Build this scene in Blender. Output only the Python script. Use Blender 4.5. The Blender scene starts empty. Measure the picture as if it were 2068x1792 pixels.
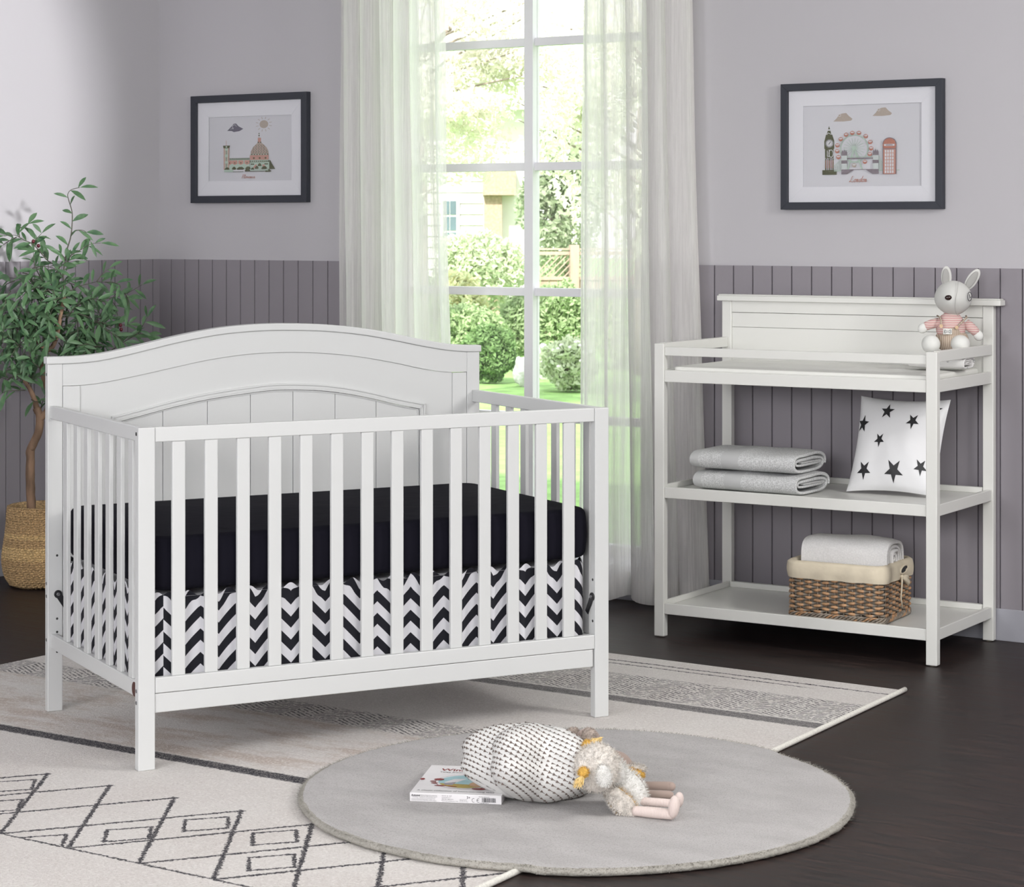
import bpy, bmesh, math, random
from math import sin, cos, pi, sqrt, atan2, radians, exp, hypot
from mathutils import Vector, Matrix, noise
R = random.Random(7)
SC = bpy.context.scene
COL = SC.collection

# ------------------------------------------------------------------ camera geometry (world: back wall Y=0, left wall X=0)
H, CX, F, HY = 1.425, 1034.0, 4566.8, 456.54
YAW = 0.5963
CO = (-1.556, 9.9801)
_c, _s = cos(YAW), sin(YAW)
def c2w(x, y):
    x -= CO[0]; y -= CO[1]
    return Vector((_c*x - _s*y, _s*x + _c*y))
CAM = c2w(0, 0)
def P(px, py, d):                      # a photo point at distance d in front of the camera
    w = c2w((px-CX)*d/F, d)
    return Vector((w.x, w.y, H-(py-HY)*d/F))
def L(px, py, d):                      # the same in camera-aligned metres
    return Vector(((px-CX)*d/F, d, H-(py-HY)*d/F))

# ------------------------------------------------------------------ mesh builder
class MB:
    def __init__(s): s.v = []; s.f = []; s.m = []; s.uv = {}; s.M = None
    def add(s, vs, fs, mi=0):
        o = len(s.v)
        for p in vs:
            p = Vector(p); s.v.append(s.M @ p if s.M else p)
        for f in fs: s.f.append([o+i for i in f]); s.m.append(mi)
        return o
    def box(s, a, b, mi=0):
        x0, y0, z0 = a; x1, y1, z1 = b
        s.add([(x0,y0,z0),(x1,y0,z0),(x1,y1,z0),(x0,y1,z0),(x0,y0,z1),(x1,y0,z1),(x1,y1,z1),(x0,y1,z1)],
              [(0,3,2,1),(4,5,6,7),(0,1,5,4),(1,2,6,5),(2,3,7,6),(3,0,4,7)], mi)
        return s
    def grid(s, fn, nu, nv, mi=0, cu=False, cv=False, uvf=None, mf=None):
        o = len(s.v); a = nu if cu else nu+1; b = nv if cv else nv+1
        for i in range(a):
            for j in range(b):
                p = Vector(fn(i/nu, j/nv)); s.v.append(s.M @ p if s.M else p)
        for i in range(nu):
            for j in range(nv):
                i2 = (i+1) % a; j2 = (j+1) % b
                if uvf: s.uv[len(s.f)] = [uvf(x/nu, y/nv) for x, y in ((i,j),(i+1,j),(i+1,j+1),(i,j+1))]
                s.f.append([o+i*b+j, o+i2*b+j, o+i2*b+j2, o+i*b+j2]); s.m.append(mf(i/nu, j/nv) if mf else mi)
        return s
    def tube(s, pts, r, n=8, mi=0, cap=True, mf=None):
        pts = [Vector(p) for p in pts]; N = len(pts); o = len(s.v); up = Vector((0,0,1)); prev = None
        for i, p in enumerate(pts):
            t = (pts[min(i+1,N-1)]-pts[max(i-1,0)])
            if t.length < 1e-9: t = Vector((0,0,1))
            t.normalize()
            if prev is None:
                a = t.cross(up)
                if a.length < .05: a = t.cross(Vector((1,0,0)))
                a.normalize()
            else:
                a = prev-t*prev.dot(t)
                a.normalize()
            prev = a; b = t.cross(a); rr = r[i] if isinstance(r, (list, tuple)) else r
            for k in range(n):
                q = p+(a*cos(2*pi*k/n)+b*sin(2*pi*k/n))*rr; s.v.append(s.M @ q if s.M else q)
        for i in range(N-1):
            for k in range(n):
                k2 = (k+1) % n
                s.f.append([o+i*n+k, o+i*n+k2, o+(i+1)*n+k2, o+(i+1)*n+k]); s.m.append(mf(i) if mf else mi)
        if cap:
            s.f.append([o+k for k in range(n)][::-1]); s.m.append(mi)
            s.f.append([o+(N-1)*n+k for k in range(n)]); s.m.append(mi)
        return s
    def lathe(s, prof, n=48, mi=0, c=(0,0), fn=None):
        def g(u, v):
            k = v*(len(prof)-1); i = min(int(k), len(prof)-2); t = k-i
            r = prof[i][0]*(1-t)+prof[i+1][0]*t; z = prof[i][1]*(1-t)+prof[i+1][1]*t
            if fn: r, z = fn(u, r, z)
            return (c[0]+r*cos(2*pi*u), c[1]+r*sin(2*pi*u), z)
        return s.grid(g, n, len(prof)-1, mi, cu=True)
    def ball(s, c, r, n=20, mi=0, rot=None, fn=None):
        c = Vector(c); r = Vector(r) if hasattr(r, '__len__') else Vector((r,r,r)); m = n//2; o = len(s.v)
        def pt(d):
            q = Vector((d.x*r.x, d.y*r.y, d.z*r.z))
            if fn: q = fn(q, d)
            if rot: q = rot @ q
            q = q+c
            return s.M @ q if s.M else q
        s.v.append(pt(Vector((0,0,1))))
        for j in range(1, m):
            for i in range(n):
                a = 2*pi*i/n; b = pi*j/m
                s.v.append(pt(Vector((cos(a)*sin(b), sin(a)*sin(b), cos(b)))))
        s.v.append(pt(Vector((0,0,-1)))); e = len(s.v)-1
        for i in range(n):
            s.f.append([o, o+1+i, o+1+(i+1) % n]); s.m.append(mi)
            s.f.append([e, e-n+(i+1) % n, e-n+i]); s.m.append(mi)
        for j in range(m-2):
            for i in range(n):
                a = o+1+j*n
                s.f.append([a+i, a+n+i, a+n+(i+1) % n, a+(i+1) % n]); s.m.append(mi)
        return s
    def poly(s, pts, z=0, mi=0):       # flat polygon in the local XZ plane, pushed toward -Y by z
        s.add([(x, -z, y) for x, y in pts], [list(range(len(pts)))], mi); return s
    def prism(s, pts, y0, y1, mi=0):   # outline in XZ extruded along Y
        n = len(pts)
        s.add([(x, y0, z) for x, z in pts]+[(x, y1, z) for x, z in pts],
              [list(range(n)), list(range(2*n-1, n-1, -1))]+[[i, i+n, (i+1) % n+n, (i+1) % n] for i in range(n)], mi)
        return s
    def strip(s, top, bot, y0, y1, mi=0):   # band between two XZ curves with thickness
        n = len(top)
        for i in range(n-1):
            q = [bot[i], bot[i+1], top[i+1], top[i]]
            fs = [(0,1,2,3),(3,2,6,7),(1,0,4,5),(7,6,5,4)]
            if i == 0: fs.append((0,3,7,4))
            if i == n-2: fs.append((2,1,5,6))
            s.add([(x, y0, z) for x, z in q]+[(x, y1, z) for x, z in q], fs, mi)
        return s
    def build(s, name, mats, parent=None, smooth=False, bevel=0, sub=0, merge=False, kind=None, fixn=True):
        me = bpy.data.meshes.new(name)
        me.from_pydata([tuple(p) for p in s.v], [], s.f)
        if not isinstance(mats, (list, tuple)): mats = [mats]
        for m in mats: me.materials.append(m)
        me.polygons.foreach_set('material_index', s.m)
        if s.uv:
            ul = me.uv_layers.new(name='UVMap')
            for fi, uvs in s.uv.items():
                for k, li in enumerate(me.polygons[fi].loop_indices): ul.data[li].uv = uvs[k]
        if merge or fixn:
            bm = bmesh.new(); bm.from_mesh(me)
            if merge: bmesh.ops.remove_doubles(bm, verts=bm.verts, dist=1e-5)
            if fixn: bmesh.ops.recalc_face_normals(bm, faces=bm.faces)
            bm.to_mesh(me); bm.free()
        if smooth: me.polygons.foreach_set('use_smooth', [True]*len(me.polygons))
        me.update()
        o = bpy.data.objects.new(name, me); COL.objects.link(o)
        if parent: o.parent = parent
        if bevel:
            b = o.modifiers.new('bevel', 'BEVEL'); b.width = bevel; b.segments = 2; b.limit_method = 'ANGLE'; b.angle_limit = radians(40)
        if sub:
            b = o.modifiers.new('sub', 'SUBSURF'); b.levels = sub; b.render_levels = sub
        if kind: o['kind'] = kind
        return o
def tag(o, label, cat, group=None, kind=None):
    o['label'] = label; o['category'] = cat
    if group: o['group'] = group
    if kind: o['kind'] = kind
    return o
def thing(name, label, cat, loc=(0,0,0), rz=0, group=None):
    o = bpy.data.objects.new(name, None); COL.objects.link(o); o.location = loc; o.rotation_euler = (0,0,rz)
    o.empty_display_size = .1
    return tag(o, label, cat, group)
def note(o, label): o['label'] = label; return o

# ------------------------------------------------------------------ materials
class N:
    def __init__(s, name):
        s.m = bpy.data.materials.new(name); s.m.use_nodes = True; s.t = s.m.node_tree; s.t.nodes.clear()
        s.out = s.n('ShaderNodeOutputMaterial')
    def n(s, t, **k):
        o = s.t.nodes.new(t)
        for a, b in k.items(): setattr(o, a, b)
        return o
    def l(s, a, b): s.t.links.new(a, b)
    def put(s, sock, v):
        if hasattr(v, 'is_output') or isinstance(v, bpy.types.NodeSocket): s.l(v, sock)
        else: sock.default_value = v
    def math(s, op, a, b=0.0, c=None):
        o = s.n('ShaderNodeMath', operation=op); s.put(o.inputs[0], a); s.put(o.inputs[1], b)
        if c is not None: s.put(o.inputs[2], c)
        return o.outputs[0]
    def ss(s, x, a, b):     # smooth step
        o = s.n('ShaderNodeMapRange', interpolation_type='SMOOTHSTEP'); s.put(o.inputs[0], x)
        o.inputs[1].default_value = a; o.inputs[2].default_value = b; return o.outputs[0]
    def obj(s): return s.n('ShaderNodeTexCoord').outputs['Object']
    def scale(s, v, k):
        o = s.n('ShaderNodeVectorMath', operation='MULTIPLY'); s.l(v, o.inputs[0]); o.inputs[1].default_value = k; return o.outputs[0]
    def xyz(s, v):
        o = s.n('ShaderNodeSeparateXYZ'); s.l(v, o.inputs[0]); return o.outputs
    def noise(s, v, sc, det=2, rough=.5):
        o = s.n('ShaderNodeTexNoise'); s.l(v, o.inputs['Vector']); o.inputs['Scale'].default_value = sc
        o.inputs['Detail'].default_value = det; o.inputs['Roughness'].default_value = rough; return o.outputs[0]
    def mix(s, f, a, b):
        o = s.n('ShaderNodeMix', data_type='RGBA'); s.put(o.inputs[0], f)
        for k, v in ((6, a), (7, b)):
            if isinstance(v, (tuple, list)): v = tuple(v)+(1,) if len(v) == 3 else tuple(v)
            s.put(o.inputs[k], v)
        return o.outputs[2]
    def bump(s, h, st, dist, nrm=None):
        o = s.n('ShaderNodeBump'); o.inputs['Strength'].default_value = st; o.inputs['Distance'].default_value = dist
        s.l(h, o.inputs['Height'])
        if nrm is not None: s.l(nrm, o.inputs['Normal'])
        return o.outputs[0]
    def bsdf(s, col, rough=.5, nrm=None, **k):
        o = s.n('ShaderNodeBsdfPrincipled')
        if isinstance(col, (tuple, list)): col = tuple(col)+(1,)
        s.put(o.inputs['Base Color'], col); s.put(o.inputs['Roughness'], rough)
        if nrm is not None: s.l(nrm, o.inputs['Normal'])
        for a, b in k.items(): s.put(o.inputs[a.replace('_', ' ')], b)
        s.l(o.outputs[0], s.out.inputs[0]); return o
def mat(name, col, rough=.5, ns=0, na=.08, bs=0, bst=.3, bd=.002, stretch=(1,1,1), **k):
    w = N(name); v = w.scale(w.obj(), stretch); c = col
    if ns:
        f = w.noise(v, ns, 3); c = w.mix(w.ss(f, .3, .7), tuple(x*(1-na) for x in col), tuple(min(1, x*(1+na)) for x in col))
    nr = w.bump(w.noise(v, bs, 3), bst, bd) if bs else None
    w.bsdf(c, rough, nr, **k); return w.m
def lin(r, g, b):
    return tuple(((x/255)/12.92 if x/255 < .04045 else ((x/255+.055)/1.055)**2.4) for x in (r, g, b))

m_white = mat('white_lacquer', (.60,.606,.60), .38, bs=60, bst=.03, bd=.0005)
m_ivory = mat('ivory_lacquer', (.735,.735,.70), .34, bs=60, bst=.03, bd=.0005)
m_wall = mat('wall_paint', (.49,.476,.50), .85, bs=260, bst=.12, bd=.0008)
m_ws = mat('wainscot_paint', (.262,.242,.266), .6, bs=350, bst=.08, bd=.0005)
m_trimc = mat('baseboard_paint', (.36,.36,.40), .5, bs=80, bst=.03, bd=.0005)
m_wframe = mat('window_frame_paint', (.84,.83,.86), .5, bs=80, bst=.03, bd=.0005)
m_ceil = mat('ceiling_paint', (.8,.8,.8), .9, bs=200, bst=.05, bd=.0005)
m_black = mat('black_metal', (.012,.012,.014), .35, bs=90, bst=.05, bd=.0003)
m_screw = mat('screw_metal', (.25,.25,.26), .35, bs=90, bst=.05, bd=.0003, Metallic=.9)
m_hole = mat('dark_bore', (.03,.03,.03), .8, bs=90, bst=.05, bd=.0003)
m_badge = mat('brown_badge', (.075,.022,.015), .4, ns=200, na=.2)
m_glide = mat('dark_glide', (.08,.07,.05), .6, bs=90, bst=.1, bd=.0003)
m_sheet = mat('midnight_cotton', (.0080,.0075,.013), .95, bs=14, bst=.35, bd=.006, Specular_IOR_Level=.12)
m_pad = mat('quilted_white_cotton', (.80,.80,.76), .8, bs=18, bst=.5, bd=.006)
m_frame = mat('charcoal_frame', (.026,.029,.040), .5, bs=120, bst=.05, bd=.0003)
m_mat = mat('white_mount_board', (.72,.72,.76), .9, bs=300, bst=.1, bd=.0003)
m_paper = mat('print_paper', (.60,.60,.635), .9, bs=300, bst=.05, bd=.0002)

def m_glassf():
    w = N('clear_glass'); t = w.n('ShaderNodeBsdfTransparent'); g = w.n('ShaderNodeBsdfGlossy'); g.inputs['Roughness'].default_value = .03
    mx = w.n('ShaderNodeMixShader'); mx.inputs[0].default_value = .035; w.l(t.outputs[0], mx.inputs[1]); w.l(g.outputs[0], mx.inputs[2])
    w.l(mx.outputs[0], w.out.inputs[0]); return w.m
m_glass = m_glassf()

def m_floorf():
    w = N('dark_walnut_planks'); v = w.obj()
    b = w.n('ShaderNodeTexBrick', offset=.37, squash=1); w.l(v, b.inputs['Vector'])
    for k, x in (('Color1', (.3,.3,.3,1)), ('Color2', (1,1,1,1)), ('Mortar', (0,0,0,1)), ('Scale', 1.0), ('Mortar Size', .0012), ('Mortar Smooth', .3), ('Bias', 0.0), ('Brick Width', 1.22), ('Row Height', .155)):
        b.inputs[k].default_value = x
    st = w.noise(w.scale(v, (1.2,16,1)), 4, 5, .65); fine = w.noise(w.scale(v, (6,120,1)), 6, 3)
    c = w.mix(w.ss(st, .35, .75), (.013,.0105,.0105), (.055,.033,.028))
    c = w.mix(w.math('MULTIPLY', w.ss(fine, .4, .8), .35), c, (.052,.041,.039))
    bw = w.n('ShaderNodeRGBToBW'); w.l(b.outputs[0], bw.inputs[0])
    c = w.mix(w.math('MULTIPLY', w.math('SUBTRACT', 1.0, bw.outputs[0]), .35), c, (.012,.010,.010))
    h = w.math('ADD', w.math('MULTIPLY', b.outputs['Fac'], -1.0), w.math('MULTIPLY', fine, .25))
    w.bsdf(c, w.math('ADD', .33, w.math('MULTIPLY', st, .22)), w.bump(h, .35, .0015), Specular_IOR_Level=.22); return w.m
m_floor = m_floorf()

# woven rug: stripes and diamond lattice worked out in floor metres
RS = 1.0053     # the rug pattern was measured at 12 mm above the floor; the pile top lies at 4.5 mm
def RP(x, y): return CAM.x+(x-CAM.x)*RS, CAM.y+(y-CAM.y)*RS
def m_rugf():
    w = N('patterned_wool'); v = w.obj(); x, y, z = w.xyz(v)
    x = w.math('ADD', w.math('MULTIPLY', x, 1/RS), CAM.x*(1-1/RS)); y = w.math('ADD', w.math('MULTIPLY', y, 1/RS), CAM.y*(1-1/RS))
    n1 = w.noise(v, 55, 2); n2 = w.noise(v, 300, 3, .7); n3 = w.noise(v, 3, 2); n4 = w.noise(v, 150, 2)
    jx = w.math('ADD', x, w.math('MULTIPLY', w.math('SUBTRACT', n4, .5), .020))
    jy = w.math('ADD', y, w.math('MULTIPLY', w.math('SUBTRACT', w.noise(w.scale(v, (1,1,1)), 120, 2), .5), .020))
    jy2 = w.math('ADD', jy, w.math('MULTIPLY', w.math('SUBTRACT', w.noise(v, 4, 2), .5), .02))
    def band(s, a, b, e=.002):
        return w.math('MULTIPLY', w.ss(s, a-e, a+e), w.math('SUBTRACT', 1.0, w.ss(s, b-e, b+e)))
    def line(s, c, h, e=.0015): return w.math('SUBTRACT', 1.0, w.ss(w.math('ABSOLUTE', w.math('SUBTRACT', s, c)), h-e, h+e))
    dark = line(jy2, -1.104, .0045)
    B = w.math('MULTIPLY', line(jy2, -1.150, .004), w.math('SUBTRACT', 1.0, w.ss(x, 3.70, 3.80)))
    dark = w.math('MAXIMUM', dark, B)
    for a, b, st in ((-1.645,-1.578,.75), (-2.947,-2.893,.95)):
        k = w.math('MULTIPLY', band(jy, a, b, .006), w.math('ADD', st-.25, w.math('MULTIPLY', w.noise(w.scale(v, (6,60,1)), 4, 2), .6)))
        dark = w.math('MAXIMUM', dark, k)
    # herringbone dashes
    zig = w.math('PINGPONG', w.math('MULTIPLY', x, 1.0), .095)
    ph = w.math('FRACT', w.math('MULTIPLY', w.math('ADD', w.math('ADD', w.math('MULTIPLY', zig, .55), y), w.math('MULTIPLY', n1, .012)), 1/.0165))
    dash = w.math('MULTIPLY', w.math('SUBTRACT', 1.0, w.ss(ph, .42, .6)), w.ss(w.noise(w.scale(v, (1,1,1)), 95, 1), .36, .50))
    hb = w.math('MULTIPLY', w.math('MAXIMUM', band(jy, -1.565, -1.285, .01), band(jy, -2.355, -2.185, .01)), dash)
    dark = w.math('MAXIMUM', dark, w.math('MULTIPLY', hb, .8))
    # diamond lattice
    s = w.math('DIVIDE', w.math('SUBTRACT', jx, 2.847), .2190); t = w.math('DIVIDE', w.math('SUBTRACT', -3.232, jy), .314)
    lat = None
    for q in (w.math('SUBTRACT', s, t), w.math('ADD', s, t)):
        d = w.math('ABSOLUTE', w.math('SUBTRACT', q, w.math('ROUND', q)))
        k = w.math('SUBTRACT', 1.0, w.ss(d, .022, .040)); lat = k if lat is None else w.math('MAXIMUM', lat, k)
    lat = w.math('MULTIPLY', lat, band(jy, -3.70, -3.225, .002))
    dark = w.math('MAXIMUM', dark, lat)
    dark = w.math('MAXIMUM', dark, line(jy, -3.702, .0042))
    for cx, cy in ((3.205,-3.54),(3.505,-3.37),(3.632,-3.53),(3.295,-3.37),(2.645,-3.37),(2.765,-3.53),(3.088,-3.70),(2.85,-3.70),(2.43,-3.37)):
        m = w.math('ADD', w.math('DIVIDE', w.math('ABSOLUTE', w.math('SUBTRACT', jx, cx)), .066), w.math('DIVIDE', w.math('ABSOLUTE', w.math('SUBTRACT', jy, cy)), .078))
        k = w.math('SUBTRACT', 1.0, w.ss(w.math('ABSOLUTE', w.math('SUBTRACT', m, 1.0)), .075, .115))
        if cy == -3.70: k = w.math('MULTIPLY', k, w.ss(jy, -3.703, -3.698))
        dark = w.math('MAXIMUM', dark, k)
    base = w.mix(w.ss(n3, .3, .7), (.68,.64,.61), (.72,.69,.66))
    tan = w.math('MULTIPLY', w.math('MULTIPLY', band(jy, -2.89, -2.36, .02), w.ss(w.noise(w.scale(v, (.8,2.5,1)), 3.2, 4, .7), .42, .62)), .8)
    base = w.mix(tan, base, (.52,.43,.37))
    base = w.mix(w.math('MULTIPLY', w.ss(n2, .50, .66), .50), base, (.36,.31,.285))
    base = w.mix(w.math('MULTIPLY', w.ss(n4, .50, .66), .45), base, (.88,.85,.82))
    f = w.math('MULTIPLY', dark, w.math('SUBTRACT', 1.0, w.math('MULTIPLY', w.ss(n2, .48, .62), .42)))
    c = w.mix(f, base, (.036,.035,.045))
    hh = w.math('ADD', n2, w.math('MULTIPLY', n4, .8))
    w.bsdf(c, .95, w.bump(hh, .6, .0055), Specular_IOR_Level=.1); return w.m
m_rug = m_rugf()
def m_woolf(name, a, b, dk):
    w = N(name); v = w.obj(); n2 = w.noise(v, 260, 3, .7); n1 = w.noise(w.scale(v, (1,2.2,1)), 5, 3); n4 = w.noise(w.scale(v, (1,3,1)), 60, 3)
    c = w.mix(w.ss(n1, .3, .7), a, b); c = w.mix(w.math('MULTIPLY', w.ss(n2, .5, .66), .55), c, dk)
    c = w.mix(w.math('MULTIPLY', w.ss(n4, .5, .8), .18), c, dk)
    w.bsdf(c, .95, w.bump(w.math('ADD', n2, n4), .5, .004), Specular_IOR_Level=.1); return w.m
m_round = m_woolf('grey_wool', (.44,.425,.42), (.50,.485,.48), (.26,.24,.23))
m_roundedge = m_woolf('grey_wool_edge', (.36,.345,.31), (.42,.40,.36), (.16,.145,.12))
m_binding = mat('cream_binding', (.74,.72,.66), .9, ns=200, na=.1, bs=220, bst=.6, bd=.002)

def m_chevf():
    w = N('chevron_cotton'); uv = w.n('ShaderNodeTexCoord').outputs['UV']; x, y, z = w.xyz(uv)
    zz = w.math('PINGPONG', x, .0515)
    f = w.math('FRACT', w.math('DIVIDE', w.math('ADD', y, zz), .0625))
    k = w.math('MULTIPLY', w.ss(f, 0.0, .02), w.math('SUBTRACT', 1.0, w.ss(f, .49, .51)))
    w.bsdf(w.mix(k, (.74,.735,.77), (.010,.010,.016)), .95, w.bump(w.noise(w.obj(), 90, 2), .15, .001)); return w.m
m_chev = m_chevf()

def m_sheerf():
    w = N('sheer_voile'); v = w.obj()
    n = w.noise(w.scale(v, (26,26,.5)), 5, 4, .6); n2 = w.noise(w.scale(v, (160,160,2.0)), 3, 3)
    lw = w.n('ShaderNodeLayerWeight'); lw.inputs[0].default_value = .42
    nb = w.bump(w.math('ADD', n, w.math('MULTIPLY', n2, .4)), .5, .006)
    col = (.93,.915,.90,1)
    d = w.n('ShaderNodeBsdfDiffuse'); d.inputs[0].default_value = col; w.l(nb, d.inputs['Normal'])
    t = w.n('ShaderNodeBsdfTranslucent'); t.inputs[0].default_value = col; w.l(nb, t.inputs['Normal'])
    tr = w.n('ShaderNodeBsdfTransparent'); tr.inputs[0].default_value = (1,1,1,1)
    a = w.n('ShaderNodeMixShader'); a.inputs[0].default_value = .56; w.l(d.outputs[0], a.inputs[1]); w.l(t.outputs[0], a.inputs[2])
    b = w.n('ShaderNodeMixShader')
    op = w.math('ADD', w.math('ADD', .74, w.math('MULTIPLY', w.ss(n, .35, .68), .16)), w.math('MULTIPLY', lw.outputs['Facing'], .35))
    w.l(w.math('MINIMUM', op, .97), b.inputs[0]); w.l(tr.outputs[0], b.inputs[1]); w.l(a.outputs[0], b.inputs[2])
    w.l(b.outputs[0], w.out.inputs[0]); return w.m
m_sheer = m_sheerf()
def m_leaff(name, a, b, rough=.55, tl=.35):
    w = N(name); g = w.n('ShaderNodeNewGeometry').outputs['Random Per Island']
    c = w.mix(g, a, b); c = w.mix(w.ss(w.noise(w.obj(), 30, 2), .35, .65), c, b)
    p = w.bsdf(c, rough); t = w.n('ShaderNodeBsdfTranslucent'); w.l(c, t.inputs[0])
    mx = w.n('ShaderNodeMixShader'); mx.inputs[0].default_value = tl; w.l(p.outputs[0], mx.inputs[1]); w.l(t.outputs[0], mx.inputs[2]); w.l(mx.outputs[0], w.out.inputs[0]); return w.m
m_olive = m_leaff('olive_leaf', (.030,.085,.038), (.085,.17,.075), .5, .12)
m_bark = mat('olive_bark', (.20,.125,.08), .85, ns=25, na=.35, bs=45, bst=.7, bd=.006, stretch=(1,1,.35))
m_twig = mat('green_twig', (.065,.065,.045), .7, ns=40, na=.2)
m_fruit = mat('purple_olive', (.10,.012,.022), .3, ns=60, na=.2)
m_grassb = mat('seagrass', (.46,.31,.155), .75, ns=130, na=.45, bs=300, bst=.8, bd=.003, stretch=(1,1,2))
m_grassb2 = mat('seagrass_pale', (.58,.41,.20), .75, ns=130, na=.40, bs=300, bst=.8, bd=.003, stretch=(1,1,2))
m_soil = mat('basket_filler', (.10,.07,.045), .95, bs=60, bst=.8, bd=.01)
m_wick1 = mat('orange_willow', (.40,.23,.12), .6, ns=70, na=.35, bs=200, bst=.3, bd=.001)
m_wick2 = mat('grey_willow', (.24,.205,.165), .7, ns=70, na=.35, bs=200, bst=.3, bd=.001)
m_linen = mat('cream_linen', (.66,.585,.45), .9, ns=14, na=.07, bs=30, bst=.4, bd=.006)
m_towel = mat('grey_terry', (.61,.615,.615), .95, ns=260, na=.22, bs=380, bst=.6, bd=.0022)
m_towelb = mat('grey_woven_band', (.55,.555,.555), .9, bs=900, bst=.5, bd=.001, stretch=(1,.2,1))
def m_muslinf():
    w = N('sprigged_muslin'); v = w.obj(); vo = w.n('ShaderNodeTexVoronoi'); w.l(v, vo.inputs['Vector']); vo.inputs['Scale'].default_value = 30
    d = w.ss(vo.outputs['Distance'], .26, .20); wv = w.n('ShaderNodeTexWave'); w.l(v, wv.inputs['Vector']); wv.inputs['Scale'].default_value = 110; wv.inputs['Distortion'].default_value = 6
    k = w.math('MULTIPLY', d, w.ss(wv.outputs['Fac'], .62, .72)); w.bsdf(w.mix(k, (.80,.79,.78), (.12,.12,.12)), .9, w.bump(w.noise(v, 200, 2), .3, .002)); return w.m
m_muslin = m_muslinf()
m_wtowel = mat('white_terry', (.80,.79,.78), .95, ns=200, na=.05, bs=330, bst=.6, bd=.003)
m_satin = mat('white_satin', (.80,.80,.81), .42, bs=9, bst=.4, bd=.012)
m_star = mat('black_star_print', (.016,.016,.018), .5, ns=60, na=.4)
m_book = mat('book_white', (.76,.74,.745), .35, ns=12, na=.03)
m_ink = mat('black_ink', (.03,.028,.035), .6, ns=60, na=.1)
m_red = mat('dark_red_ink', (.23,.022,.02), .5, ns=60, na=.1)
m_blue = mat('pale_blue_ink', (.36,.58,.62), .5, ns=60, na=.06)
m_tan = mat('tan_ink', (.60,.36,.20), .5, ns=60, na=.1)
m_ochre = mat('ochre_ink', (.45,.33,.05), .5, ns=60, na=.1)
m_grey = mat('grey_ink', (.33,.30,.33), .5, ns=60, na=.1)
m_arrowc = mat('white_cushion_cotton', (.70,.695,.675), .85, bs=30, bst=.3, bd=.003)
m_arrow = mat('taupe_arrow_print', (.145,.11,.095), .85, ns=120, na=.15)
m_dog = mat('grey_white_jersey', (.60,.60,.575), .9, bs=500, bst=.2, bd=.0006)
m_dogw = mat('white_plush_velour', (.72,.72,.69), .9, bs=400, bst=.2, bd=.0006)
m_dogear = mat('grey_ear_lining', (.36,.355,.34), .9, bs=200, bst=.3, bd=.001)
def m_stripef(name, a, b, per, ax=2, duty=.5, w_=.08):
    w = N(name); c = w.xyz(w.obj())[ax]; f = w.math('FRACT', w.math('DIVIDE', w.math('ADD', c, w.math('MULTIPLY', w.noise(w.obj(), 25, 1), .004)), per))
    k = w.math('MULTIPLY', w.ss(f, 0, w_), w.math('SUBTRACT', 1.0, w.ss(f, duty-w_/2, duty+w_/2)))
    w.bsdf(w.mix(k, a, b), .9, w.bump(k, .3, .0015)); return w.m
m_pinkst = m_stripef('pink_stripe_jersey', (.66,.55,.50), (.58,.33,.32), .0075, 2, .62)
m_cord = m_stripef('beige_corduroy', (.36,.28,.215), (.53,.44,.355), .0062, 0, .6, .25)
m_pinkcord = m_stripef('pale_pink_corduroy', (.62,.50,.46), (.74,.65,.61), .0028, 0, .6, .3)
m_button = mat('wooden_button', (.62,.43,.26), .4, ns=80, na=.15)
m_nose = mat('brown_glass_eye', (.022,.008,.006), .08, ns=10, na=.05)
m_fur = mat('cream_grey_fur', (.72,.675,.62), .95, ns=90, na=.18, bs=240, bst=.9, bd=.005)
m_furw = mat('white_fur', (.80,.79,.76), .95, ns=90, na=.06, bs=240, bst=.8, bd=.004)
m_fury = mat('mustard_plush', (.72,.45,.10), .95, ns=120, na=.18, bs=260, bst=.9, bd=.004)
m_yarn = mat('pale_mustard_yarn', (.78,.58,.25), .9, ns=120, na=.15, bs=260, bst=.5, bd=.002)
m_taupe = mat('taupe_velour', (.36,.275,.235), .9, bs=500, bst=.2, bd=.0006, Sheen_Weight=.3)
m_taupef = mat('taupe_fur', (.46,.385,.335), .95, ns=90, na=.2, bs=240, bst=.9, bd=.005)

# ------------------------------------------------------------------ room
def struct(mb, name, mats, parent=None, **k):
    o = mb.build(name, mats, parent, **k)
    if not parent: o['kind'] = 'structure'
    return o
WX0, WX1, WZ0, WZ1 = 1.257, 2.476, .135, 2.74
CEIL = 2.9
f = MB(); f.box((-.2,-10,-.05), (8.2,0,0)); struct(f, 'floor', m_floor)
b = MB()
b.box((-.2,0,0), (WX0,.20,CEIL)); b.box((WX1,0,0), (8.2,.20,CEIL)); b.box((WX0,0,0), (WX1,.20,WZ0)); b.box((WX0,0,WZ1), (WX1,.20,CEIL))
struct(b, 'wall_back', m_wall)
b = MB(); b.box((-.2,-10,0), (0,0,CEIL)); struct(b, 'wall_left', m_wall)
b = MB(); b.box((8.2,-10,0), (8.4,.2,CEIL)); struct(b, 'wall_right', m_wall)
b = MB(); b.box((-.2,-10.2,0), (8.4,-10,CEIL)); struct(b, 'wall_front', m_wall)
b = MB(); b.box((-.2,-10,CEIL), (8.2,.2,CEIL+.1)); struct(b, 'ceiling', m_ceil)
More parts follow.
